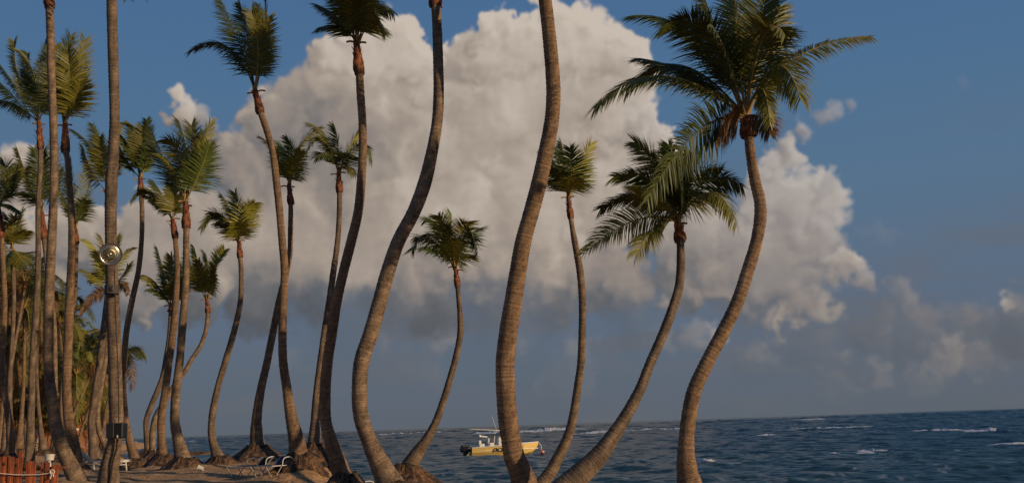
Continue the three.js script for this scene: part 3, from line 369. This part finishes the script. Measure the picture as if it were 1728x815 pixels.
// ---------------------------------------------------------------- sand and sea
const sandTex = dataTex(512, 512, (u, v, c) => { const a = fbm(u * 8, v * 8, 5), b = fbm(u * 90, v * 90, 3), k = .86 + (a - .5) * .5 + (b - .5) * .4, s = sst(.66, .74, fbm(u * 40 + 9, v * 40, 3)); c[0] = .70 * k; c[1] = .545 * k; c[2] = .375 * k; c[0] = lerp(c[0], .30, s * .6); c[1] = lerp(c[1], .20, s * .6); c[2] = lerp(c[2], .13, s * .6); }, true);
const sandBump = dataTex(512, 512, (u, v, c) => { c[0] = c[1] = c[2] = fbm(u * 14, v * 14, 4) * .7 + fbm(u * 70, v * 70, 3) * .3; }, false);
{
  const ds = [], xs = []; for (let d = -12; d < 460; d += d < 10 ? .8 : d < 34 ? .13 : d < 60 ? .35 : d < 110 ? 1 : 3) ds.push(d);
  const pos = [], uv = [], idx = [], NX = 260; const spread = (i, d) => { const t = i / NX, w = Math.max(14, d * .62 + 6); return lerp(-w * 1.15, Math.min(w, 26), t); };
  ds.forEach((d, k) => { for (let i = 0; i <= NX; i++) { const x = spread(i, Math.max(d, 0)); pos.push(x, ground(x, d), -d); uv.push(x / 2.3, d / 2.3); } if (k) for (let i = 0; i < NX; i++) { const a = (k - 1) * (NX + 1) + i, b = a + NX + 1; idx.push(a, a + 1, b, a + 1, b + 1, b); } });
  const g = new THREE.BufferGeometry(); g.setAttribute('position', new THREE.Float32BufferAttribute(pos, 3)); g.setAttribute('uv', new THREE.Float32BufferAttribute(uv, 2)); g.setIndex(idx); g.computeVertexNormals();
  const m = part('beach_sand', g, new THREE.MeshStandardMaterial({ map: sandTex, bumpMap: sandBump, bumpScale: .03, roughness: 1, side: THREE.DoubleSide }), scene); m.userData = { kind: 'structure' };
}
const sea = new THREE.Group(); sea.name = 'sea'; sea.userData = { kind: 'structure' }; scene.add(sea);
const WAVES = []; { const r = rngOf(404); for (let i = 0; i < 42; i++) { const L = .45 * Math.pow(1.155, i) * (.9 + r() * .2), a = (r() - .5) * 1.5 + .45; WAVES.push({ k: 2 * Math.PI / L, L, dx: Math.sin(a), dz: Math.cos(a), p: r() * 6.28, A: .0175 * L * Math.min(1, Math.pow(1.1 / L, .82)) }); } }
function wave(x, d, cell) { let h = 0, S = 0; for (const w of WAVES) { const f = clamp((w.L / cell - 1.7) / 2, 0, 1); if (f > 0) S += (f * w.k * w.A) ** 2, h += f * w.A * Math.sin(w.k * (x * w.dx + d * w.dz) + w.p + 1.6 * vn(x / w.L * .3 + w.p, d / w.L * .3)); } return h * clamp(Math.sqrt(SLOPE2 / Math.max(S, 1e-9)), 1, 5); }
const SLOPE2 = WAVES.reduce((t, w) => t + (w.k * w.A) ** 2, 0) * .5;
{
  const ds = []; for (let d = 26; d < 14000; d += d < 1200 ? .0032 * d + .045 : .05 * d) ds.push(d);
  const us = [-4, -2, -1.2, -.8]; for (let i = 0; i <= 760; i++) us.push(-.62 + i / 760 * 1.24); us.push(.8, 1.2, 2, 4);
  const pos = [], col = [], uv = [], idx = [], n = us.length;
  ds.forEach((d, k) => {
    const cell = .0032 * d + .045;
    us.forEach((u) => {
      const x = u * d, far = d > 1200, sh = sst(-2, 14, d - shoreAt(x)), h = far ? 0 : wave(x, d, Math.max(cell * .8, d * .0021)) * (.35 + .65 * sh);
      const h2 = h * (1 - sst(700, 1300, d)); pos.push(x, h2, -d); uv.push(x / 3, d / 3);
      // patches of sea grass and pale sand bottom, and flecks of foam
      const bed = fbm(x * .03 + 4, d * .018, 4), shal = 1 - sst(40, 150, d + x * 1.1), pale = clamp(shal * .75 + (bed - .5) * .5, 0, 1);
      let c = [lerp(.006, .026, pale), lerp(.030, .062, pale), lerp(.040, .064, pale)];
      const fl = sst(.70, .80, fbm(x * 2.6, d * 1.1, 4)) * sst(.06, .16, h) * (d < 420 ? 1 : 0) * .24; c = c.map((v, q) => lerp(v, [.62, .64, .64][q], fl));
      col.push(...c);
    });
    if (k) for (let i = 0; i < n - 1; i++) { const a = (k - 1) * n + i, b = a + n; idx.push(a, a + 1, b, a + 1, b + 1, b); }
  });
  const g = new THREE.BufferGeometry(); g.setAttribute('position', new THREE.Float32BufferAttribute(pos, 3)); g.setAttribute('color', new THREE.Float32BufferAttribute(col, 3)); g.setAttribute('uv', new THREE.Float32BufferAttribute(uv, 2)); g.setIndex(idx); g.computeVertexNormals();
  const rip = dataTex(512, 512, (u, v, c) => { const f = (x, y, o) => { const A = fbm(x, y, o), B = fbm(x - 8, y, o), C = fbm(x, y - 8, o); return A; }; const s = .5 + .5 * Math.sin(6.2832 * (3 * u + 7 * v) + 5 * fbm(u * 6, v * 6, 3)); c[0] = c[1] = c[2] = s * .4 + f(u * 20, v * 28, 4) * .6; }, false);
  part('water_surface', g, new THREE.MeshPhysicalMaterial({ vertexColors: true, roughness: .3, ior: 1.33, specularIntensity: .85, bumpMap: rip, bumpScale: .03, name: 'sea water' }), sea);
  // white water over the reef and single breaking crests
  const FOAM = std(.46, .48, .49, .9);
  const breaker = (x, y, half, hpx, seed, thr = .42) => {
    const slope = .0337, hor = 718 - slope * (x - 864), d = EYE * FPX / (y - hor), w = pxm(d), L = half * w, H = hpx * w, c = at(x, y, d), NX = Math.round(clamp(half * 1.6, 20, 260)), NP = 9, p = [], ix = [], D = Math.max(H * 2.2, .012 * d);
    for (let i = 0; i <= NX; i++) for (let j = 0; j <= NP; j++) { const t = i / NX * 2 - 1, v = j / NP * 2 - 1, xx = t * L, n = fbm(xx / w * .05 + seed, v * .5 + seed, 3), n2 = fbm(xx / w * .22 + seed, v * 2.5, 3), env = Math.pow(Math.max(0, 1 - t * t), .5), hh = H * ((1 - v * v) * env * sst(thr - .1, thr + .22, n) * (.25 + 1.5 * n2) - .17) ; const zz = c.z + v * D + (fbm(xx / w * .03, seed, 2) - .5) * D * 2.5, ce = -zz * .0032 + .045; p.push(c.x + xx, hh + .03 + (-zz < 1200 ? wave(c.x + xx, -zz, Math.max(ce * .8, -zz * .0021)) * (1 - sst(700, 1300, -zz)) : 0), zz); }
    for (let i = 0; i < NX; i++) for (let j = 0; j < NP; j++) { const a = i * (NP + 1) + j, b = a + NP + 1; ix.push(a, a + 1, b, a + 1, b + 1, b); }
    const gg = new THREE.BufferGeometry(); gg.setAttribute('position', new THREE.Float32BufferAttribute(p, 3)); gg.setIndex(ix); gg.computeVertexNormals(); part('breaking_wave', gg, FOAM, sea);
  };
  breaker(715, 732, 70, 3.2, 1, .32); breaker(765, 736, 100, 2.2, 2, .34); breaker(690, 737, 60, 1.5, 23, .36); breaker(590, 737, 40, 2, 3); breaker(490, 742, 60, 1.6, 4); breaker(925, 731, 66, 3, 5, .32); breaker(1010, 730, 60, 2, 6, .34); breaker(1090, 727, 80, 2.2, 7, .34); breaker(300, 745, 60, 1.6, 8, .46); breaker(232, 747, 20, 2.6, 9);
  breaker(1345, 726, 46, 2.6, 10, .30); breaker(1410, 724.5, 60, 2.2, 11, .32); breaker(1480, 722.5, 80, 1.5, 12, .34); breaker(1293, 734, 18, 3, 13, .3); breaker(1575, 726, 44, 1.8, 14, .34); breaker(1370, 709, 30, 1.1, 15, .36); breaker(1660, 699, 22, 1.1, 16, .36); breaker(1470, 757, 30, 4.2, 17, .32); breaker(1425, 766, 46, 2.2, 18, .38); breaker(1700, 743, 40, 1.5, 19, .38); breaker(1195, 786, 14, 4, 20, .4); breaker(1655, 726, 30, 1.6, 21, .48); breaker(660, 735, 40, 2, 22, .46);
}
{ // sand islet and dark drift line off the left shore
  const c = at(330, 764, 128), g = new THREE.SphereGeometry(1, 24, 12), p = g.attributes.position; for (let i = 0; i < p.count; i++) { const k = 1 + (fbm(p.getX(i) * 3 + 5, p.getZ(i) * 3 + p.getY(i), 3) - .5) * .5; p.setXYZ(i, p.getX(i) * 2.0 * k, p.getY(i) * .42 * k, p.getZ(i) * 1.2 * k); } g.computeVertexNormals();
  const o = part('sand_bar', g, ROOT, scene); o.position.set(c.x, .1, c.z); o.userData = { label: 'low brown sand bar breaking the water left of the lone short palm', category: 'sand bar' };
}

// ---------------------------------------------------------------- the boat
{
  const d = 84, w = pxm(d), c = at(850, 768, d); c.y = .07;
  const o = thing('fishing_boat', 'small yellow fishing boat with white T-top and black outboard motors, behind the thickest trunk', 'boat', c);
  o.rotation.y = .16;
  const YEL = std(.66, .45, .14, .4), WHT = std(.75, .73, .68, .45), BLK = std(.012, .012, .014, .35), DRK = std(.05, .05, .055, .6), NAVY = std(.02, .025, .04, .7);
  // hull: bow at +x; stations along the length
  const st = [[-2.6, .98, .62, -.2], [-1.6, 1.04, .66, -.22], [-.5, 1.05, .72, -.22], [.6, 1.0, .80, -.2], [1.5, .82, .84, -.14], [2.1, .52, .87, .0], [2.55, .2, .89, .3], [2.78, .03, .9, .7]];
  const ring_ = ([x, b, s, k]) => [[x, s, b], [x, lerp(k, s, .55), b * .95], [x, lerp(k, s, .18), b * .72], [x, k, 0], [x, lerp(k, s, .18), -b * .72], [x, lerp(k, s, .55), -b * .95], [x, s, -b]];
  const pos = [], idx = []; st.forEach((s, i) => { ring_(s).forEach((v) => pos.push(...v)); if (i) for (let j = 0; j < 6; j++) { const a = (i - 1) * 7 + j, b = a + 7; idx.push(a, b, a + 1, a + 1, b, b + 1); } });
  for (let j = 1; j < 6; j++) idx.push(0, j, j + 1);
  const hull = new THREE.BufferGeometry(); hull.setAttribute('position', new THREE.Float32BufferAttribute(pos, 3)); hull.setIndex(idx); const hg = hull.toNonIndexed(); hg.computeVertexNormals(); const hm = part('hull', hg, YEL, o);
  // gunwale cap and deck
  const rail = []; for (const s of st) rail.push(V(s[0], s[2] + .01, s[1])); const rail2 = st.map((s) => V(s[0], s[2] + .01, -s[1])).reverse();
  part('gunwale', merge([tube([...rail, ...rail2], .035, 60, 6)]), WHT, o);
  const dk = new THREE.Shape(); st.forEach((s, i) => (i ? dk.lineTo(s[0], s[1] * .97) : dk.moveTo(s[0], s[1] * .97))); [...st].reverse().forEach((s) => dk.lineTo(s[0], -s[1] * .97)); const dg = new THREE.ExtrudeGeometry(dk, { depth: .04, bevelEnabled: false }); dg.rotateX(-Math.PI / 2).translate(0, .40, 0); part('deck', dg, WHT, o);
  part('console', merge([box(.62, .95, .8, -.15, .9, 0, .08), box(.5, .12, .7, .12, 1.28, 0, .05)]), WHT, o);
  const ws = new THREE.PlaneGeometry(.7, .34).rotateY(Math.PI / 2).rotateZ(.3).translate(.1, 1.5, 0); part('windshield', ws, std(.03, .035, .04, .1), o);
  part('helm_seat', merge([box(.4, .5, .7, -1.0, .72, 0, .1), box(.12, .42, .7, -1.2, 1.12, 0, .05)]), WHT, o);
  part('cooler', merge([box(.42, .34, .6, -1.75, .74, .1, .05), box(.2, .3, .3, -1.9, 1.02, .3, .04)]), WHT, o);
  const legs = []; for (const [x, z] of [[-.9, .62], [-.9, -.62], [.12, .62], [.12, -.62]]) legs.push(bar(V(x, .45, z), V(x * .8, 1.72, z * .9), .028));
  part('t_top_frame', merge(legs), WHT, o);
  part('canopy', merge([box(1.5, .07, 1.5, -.55, 1.6, 0, .03)]), NAVY, o);
  part('top_box', merge([box(.5, .2, 1.0, .12, 1.77, 0, .06), new THREE.SphereGeometry(.16, 16, 10).translate(-.12, 1.74, .3)]), WHT, o);
  part('rod_holder', merge([bar(V(-1.35, 1.42, .6), V(-1.95, 1.5, .75), .05), bar(V(-1.95, 1.44, .75), V(-1.95, 1.62, .75), .07)]), WHT, o);
  for (const z of [.5, -.5]) part('outrigger', bar(V(.1, 1.86, z), V(-2.55, 2.06, z * 1.7), .035, .018, 6), WHT, o);
  for (const [x, h, t] of [[.02, 1.5, -.22], [-.45, 1.2, -.35]]) part('antenna', bar(V(x, 1.85, -.3), V(x + t, 1.85 + h, -.3), .016, .008, 5), WHT, o);
  for (const z of [.42, -.42]) { const m = part('outboard_motor', merge([box(.7, .46, .42, -3.05, .52, z, .16), box(.3, .8, .2, -3.0, .1, z, .08), box(.45, .1, .14, -2.72, .42, z, .03)]), BLK, o); part('cowling', box(.62, .16, .44, -3.02, .78, z, .07), DRK, m); }
  part('swim_platform', box(.42, .1, 1.2, -2.78, .1, .1, .03), YEL, o);
  // bow line and its float
  part('mooring_line', tube([V(2.78, .9, 0), V(2.98, .62, .05), V(3.02, .12, .08)], .022, 12, 5), WHT, o);
  const font = await new FontLoader().loadAsync('fonts/droid/droid_sans_bold.typeface.json');
  const tx = new TextGeometry('OCE', { font, size: .27, depth: .012, curveSegments: 5, bevelEnabled: false }); tx.computeBoundingBox();
  tx.applyMatrix4(new THREE.Matrix4().makeShear(0, 0, .3, 0, 0, 0)); tx.scale(1.25, 1, 1);
  const tm = part('lettering', tx, BLK, hm); tm.position.set(-1.02, .30, 1.062);
  const buoy = thing('mooring_buoy', 'tiny red and white mooring buoy hanging at the bow of the yellow boat', 'buoy', c.clone().add(V(3.05, .12, -.35)));
  part('float', new THREE.SphereGeometry(.15, 16, 12), std(.55, .07, .05, .5), buoy); part('band', new THREE.TorusGeometry(.145, .03, 6, 20).rotateX(Math.PI / 2), WHT, buoy);
}

// ---------------------------------------------------------------- lamp, box and cable on the straight trunk
{
  const p = at(185, 429, 18.75), w = pxm(18.75), R = 19.5 * w;
  const o = thing('round_floodlight', 'round metal floodlight with concentric rings strapped to the straight trunk', 'lamp', p);
  o.lookAt(V(0, EYE, 0)); o.rotateY(.10);
  const ST = new THREE.MeshStandardMaterial({ color: new THREE.Color().setRGB(.5, .47, .42), metalness: 1, roughness: .26, side: THREE.DoubleSide }), RIM = std(.10, .09, .08, .45, { metalness: .7 });
  const L = (pts) => new THREE.LatheGeometry(pts.map(([r, z]) => new THREE.Vector2(r * R, z * R)), 56).rotateX(Math.PI / 2);
  part('housing', L([[0, -.75], [.5, -.72], [.85, -.4], [.98, 0], [1, .08], [.94, .13], [.9, .06]]), RIM, o);
  part('outer_reflector', L([[.92, .07], [.84, -.02], [.76, -.03], [.72, .05], [.66, .05]]), ST, o);
  part('inner_reflector', L([[.66, .06], [.60, .0], [.52, -.15], [.38, -.32], [.28, -.36]]), ST, o);
  part('centre_cone', L([[.30, -.36], [.22, -.22], [.2, -.10], [.1, -.02], [0, 0]]), std(.30, .29, .22, .3, { metalness: .8 }), o);
  for (const [y, s] of [[352, 1], [490, 1]]) { }
  const sA = at(187.5, 489, 19.1), strap = thing('trunk_strap', 'dark band wrapped round the straight trunk below the floodlight', 'strap', sA);
  part('band', new THREE.CylinderGeometry(.132, .132, .16, 28, 1, true), std(.05, .04, .035, .8), strap); part('buckle', box(.06, .08, .03, .05, 0, .134, .01), RIM, strap);
  const b = at(197, 727, 18.98), jb = thing('junction_box', 'black box strapped round the straight trunk near its foot', 'electrical box', b);
  const BK = std(.006, .006, .007, .45);
  part('case', box(.29, .27, .2, 0, 0, .05, .025), BK, jb); part('lid', box(.135, .25, .03, -.07, 0, .165, .012), std(.012, .011, .011, .5), jb); part('band', new THREE.CylinderGeometry(.17, .17, .26, 28, 1, true).translate(-.04, 0, -.1), BK, jb);
  for (const x of [-.1, -.02, .06]) part('clip', box(.022, .05, .02, x, -.1, .16, .005), std(.45, .42, .38, .5), jb);
  const up = []; for (const [x, y] of [[192, 455], [193, 500], [195, 560], [198, 620], [199, 680], [199, 713]]) up.push(at(x, y, 19.12 - .08)); 
  const cb = thing('power_cable', 'thin dark cable running down the straight trunk from the floodlight to the black box', 'cable', up[0].clone());
  part('cable_run', tube(up.map((v) => v.clone().sub(up[0])), .011, 60, 5), std(.03, .02, .015, .7), cb);
  const lo = []; for (const [x, y] of [[197, 741], [195, 760], [190, 775], [187, 795], [184, 815], [182, 830]]) lo.push(at(x, y, 19.3));
  const c2 = thing('lower_cable', 'dark cable snaking down the foot of the straight trunk under the black box', 'cable', lo[0].clone());
  part('cable_run', tube(lo.map((v) => v.clone().sub(lo[0])), .02, 60, 5), std(.025, .015, .01, .8), c2);
}

// ---------------------------------------------------------------- the orange fence and its rope
{
  const d = 15, w = pxm(d), woodTex = dataTex(128, 512, (u, v, c) => { const g = fbm(u * 16, v * 3, 4), b = fbm(u * 3, v * 6, 3), k = .6 + (g - .5) * .9 + (b - .5) * .5; c[0] = .88 * k; c[1] = .45 * k; c[2] = .23 * k; }, true);
  const WOOD = [0, 1, 2].map((i) => new THREE.MeshStandardMaterial({ map: woodTex, bumpMap: woodTex, bumpScale: .006, roughness: .8, color: new THREE.Color().setScalar([1, .85, 1.12][i]) }));
  const c = at(48, 860, d), o = thing('board_fence', 'low rust-orange fence of upright boards at the lower left corner', 'fence', c);
  const spec = [[-22, -11, 771], [-10, 1, 771], [2, 12.5, 770], [13.5, 23, 771], [24, 37, 773], [43.5, 60, 778], [68, 75, 780], [75.8, 83, 780], [86, 97, 784]];
  spec.forEach(([x0, x1, y], i) => { const a = at((x0 + x1) / 2, y, d), bw = (x1 - x0) * w, top = a.y - c.y, g = box(bw, top + .25, .03, 0, (top - .25) / 2, 0, .006); const m = part('board', g, WOOD[i % 3], o); m.position.set(a.x - c.x, 0, (i % 2) * .012); });
  const ps = at(34, 762, d + .06), post = part('post', box(6 * w, ps.y - c.y + .3, .07, 0, (ps.y - c.y - .3) / 2, 0, .008), WOOD[1], o); post.position.set(ps.x - c.x, 0, -.06);
  for (const y of [792, 826]) { const a = at(40, y, d + .04); const r_ = part('rail', box(135 * w, .05, .03, 0, 0, 0, .006), WOOD[1], o); r_.position.set(a.x - c.x, a.y - c.y, -.045); }
  for (const [x0, y0] of [[5, 783], [15, 783], [26, 785], [49, 789], [72, 793], [10, 809], [21, 810], [40, 806]]) { const a = at(x0, y0, d - .02); const k = part('bark_scar', new THREE.SphereGeometry(.018, 8, 6).scale(1, 1.5, .4), std(.05, .022, .012, .9), o); k.position.copy(a.sub(c)); }
  const rp = []; for (const [x, y] of [[-16, 797], [0, 799], [20, 801], [42, 801.5], [62, 801], [76, 799.5], [87, 796.5]]) rp.push(at(x, y, d - .05)); const r0 = thing('rope', 'pale rope sagging along the front of the orange fence, knotted at its right end', 'rope', rp[0].clone());
  part('strand', tube(rp.map((v) => v.clone().sub(rp[0])), .008, 40, 6), std(.62, .50, .40, .9), r0);
  const e = rp[6].clone().sub(rp[0]); part('knot', merge([new THREE.TorusGeometry(.03, .009, 6, 14).translate(e.x, e.y, e.z + .01), bar(e, e.clone().add(V(-.02, -.09, .02)), .008), bar(e, e.clone().add(V(.03, -.07, .02)), .008)]), std(.62, .50, .40, .9), r0);
}

// ---------------------------------------------------------------- beach furniture
const WHITE = std(.52, .50, .46, .5), NAVYC = std(.014, .02, .055, .8), GREYM = std(.28, .27, .26, .5);
function seatOn(o, lift = 0) { o.position.y = ground(o.position.x, -o.position.z) + lift; }
// a moulded white sunlounger: curved back, flat bed, slatted sides
function whiteLounger(label, x, y, d, turn) {
  const p = at(x, y, d), o = thing('white_sunlounger', label, 'sunlounger', p); o.rotation.y = turn; o.scale.setScalar(.76);
  const s = new THREE.Shape(); s.moveTo(-.98, .62); s.quadraticCurveTo(-.86, .72, -.7, .66); s.quadraticCurveTo(-.48, .52, -.3, .36); s.lineTo(.92, .36); s.lineTo(.92, .29); s.lineTo(-.32, .29); s.quadraticCurveTo(-.5, .44, -.74, .57); s.quadraticCurveTo(-.86, .62, -.98, .55); s.closePath();
  for (const z of [-.33, .27]) part('side_rail', new THREE.ExtrudeGeometry(s, { depth: .06, bevelEnabled: true, bevelSize: .008, bevelThickness: .008, bevelSegments: 2 }).translate(0, 0, z), WHITE, o);
  for (let k = 0; k < 9; k++) { const m = part('slat', box(.09, .02, .56, 0, 0, 0, .008), WHITE, o); m.position.set(-.22 + k * .13, .345, 0); }
  for (let k = 0; k < 5; k++) { const m = part('slat', box(.09, .02, .56, 0, 0, 0, .008), WHITE, o); m.position.set(-.36 - k * .12, .42 + k * .055, 0); m.rotation.z = -.55; }
  for (const [lx, lz] of [[-.35, .3], [-.35, -.3], [.75, .3], [.75, -.3]]) part('leg', bar(V(lx, .32, lz), V(lx + .05, 0, lz), .035, .028), WHITE, o);
  part('cross_brace', bar(V(.1, .2, .3), V(.75, .2, .3), .02), WHITE, o);
  seatOn(o); return o;
}
whiteLounger('white moulded sunlounger with raised curved back, between the leaning trunk and the lamp trunk', 166, 800, 27.0, .8);
// a folding chair-lounger with a white tubular frame and navy sling
function slingLounger(label, x, y, d, turn, backAngle, lift, len) {
  const p = at(x, y, d), o = thing('sling_lounger', label, 'sunlounger', p, 'navy sling loungers under the palms'); o.rotation.y = turn; o.scale.setScalar(.82);
  const L = len, h = .27, bx = L * .5, bl = .30, ca = Math.cos(backAngle) * bl, sa = Math.sin(backAngle) * bl;
  const fr = []; for (const z of [-.3, .3]) { fr.push(bar(V(-L * .62, h, z), V(bx, h, z), .012), bar(V(bx, h, z), V(bx + ca, h + sa, z), .012)); }
  fr.push(bar(V(-L * .62, h, -.3), V(-L * .62, h, .3), .012), bar(V(bx + ca, h + sa, -.3), V(bx + ca, h + sa, .3), .012)); part('frame', merge(fr), WHITE, o);
  for (const [a, b] of [[-.5, -.32], [.0, -.2], [.42, .6]]) for (const z of [-.3, .3]) part('leg', bar(V(a, h, z), V(b, 0, z), .012), GREYM, o);
  for (const z of [-.33, .33]) part('armrest', tube([V(bx + ca * .55, h + sa * .55, z), V(bx - .02, h + .2, z), V(bx - .22, h + .17, z), V(bx - .27, h, z)], .013, 16, 6), WHITE, o);
  part('seat_sling', box(L * 1.08, .018, .56, -L * .07, h + .012, 0, .008), NAVYC, o);
  const bk = part('back_sling', box(bl * .95, .018, .56, 0, 0, 0, .008), NAVYC, o); bk.position.set(bx + ca / 2, h + sa / 2, 0); bk.rotation.z = backAngle;
  seatOn(o, lift); return o;
}
slingLounger('navy sling lounger with white arms, stretched left of the bent-necked palm', 420, 800, 23.0, -.2, .85, -.02, .68);
slingLounger('second navy sling lounger, lower, against the foot of the bent-necked palm', 462, 806, 22.0, .9, .8, -.12, .5);
slingLounger('white-framed lounger end peeping out right behind the tall reddish-sheathed palm', 606, 818, 21.6, .5, .5, -.24, .4);
{ // small bits
  const m = at(424, 817, 19.5), o = thing('beach_mat', 'dark maroon beach mat on the sand at the lower frame edge', 'mat', m); part('pad', box(.42, .05, .5, 0, .03, 0, .02), std(.06, .016, .022, .9), o); part('trim', box(.43, .015, .51, 0, .06, 0, .006), std(.025, .02, .05, .9), o); seatOn(o, .02);
  const q = at(338, 789, 24.5), cup = thing('paper_cup', 'small white cup lying on the sand right of the feathery palm', 'cup', q); part('cup_body', new THREE.CylinderGeometry(.06, .045, .13, 16, 1, true).rotateZ(1.2).translate(0, .05, 0), WHITE, cup); part('rim', new THREE.TorusGeometry(.06, .008, 6, 18).rotateX(Math.PI / 2).rotateZ(1.2).translate(-.06, .073, 0), WHITE, cup); seatOn(cup, .01);
  const t = at(82, 770, 33), tb = thing('round_table', 'white round-topped beach table behind the fence', 'table', t); part('tabletop', new THREE.CylinderGeometry(.15, .15, .05, 24).translate(0, .55, 0), WHITE, tb); part('skirt', new THREE.CylinderGeometry(.14, .13, .14, 20, 1, true).translate(0, .46, 0), WHITE, tb); part('pedestal', new THREE.CylinderGeometry(.04, .1, .4, 12).translate(0, .2, 0), WHITE, tb); seatOn(tb);
  const s = at(60, 758, 105), mk = thing('marker_post', 'slim white and red marker post between trunks behind the fence', 'post', s); part('pole', new THREE.CylinderGeometry(.13, .13, 1.4, 12).translate(0, .7, 0), WHITE, mk); part('red_cap', new THREE.CylinderGeometry(.145, .145, .2, 12).translate(0, 1.45, 0), std(.4, .04, .03, .6), mk); part('red_band', new THREE.CylinderGeometry(.138, .138, .14, 12).translate(0, .75, 0), std(.4, .04, .03, .6), mk); seatOn(mk);
  const g = at(126, 723, 52), lg = thing('garden_lamp', 'small white half-globe lamp on a slanting trunk in the grove', 'lamp', g); part('shade', new THREE.SphereGeometry(.17, 18, 8, 0, 6.283, 1.57, 1.57), WHITE, lg); part('bracket', bar(V(0, 0, 0), V(-.12, .12, -.1), .025), GREYM, lg);
}
shade(scene);
renderer.render(scene, camera);
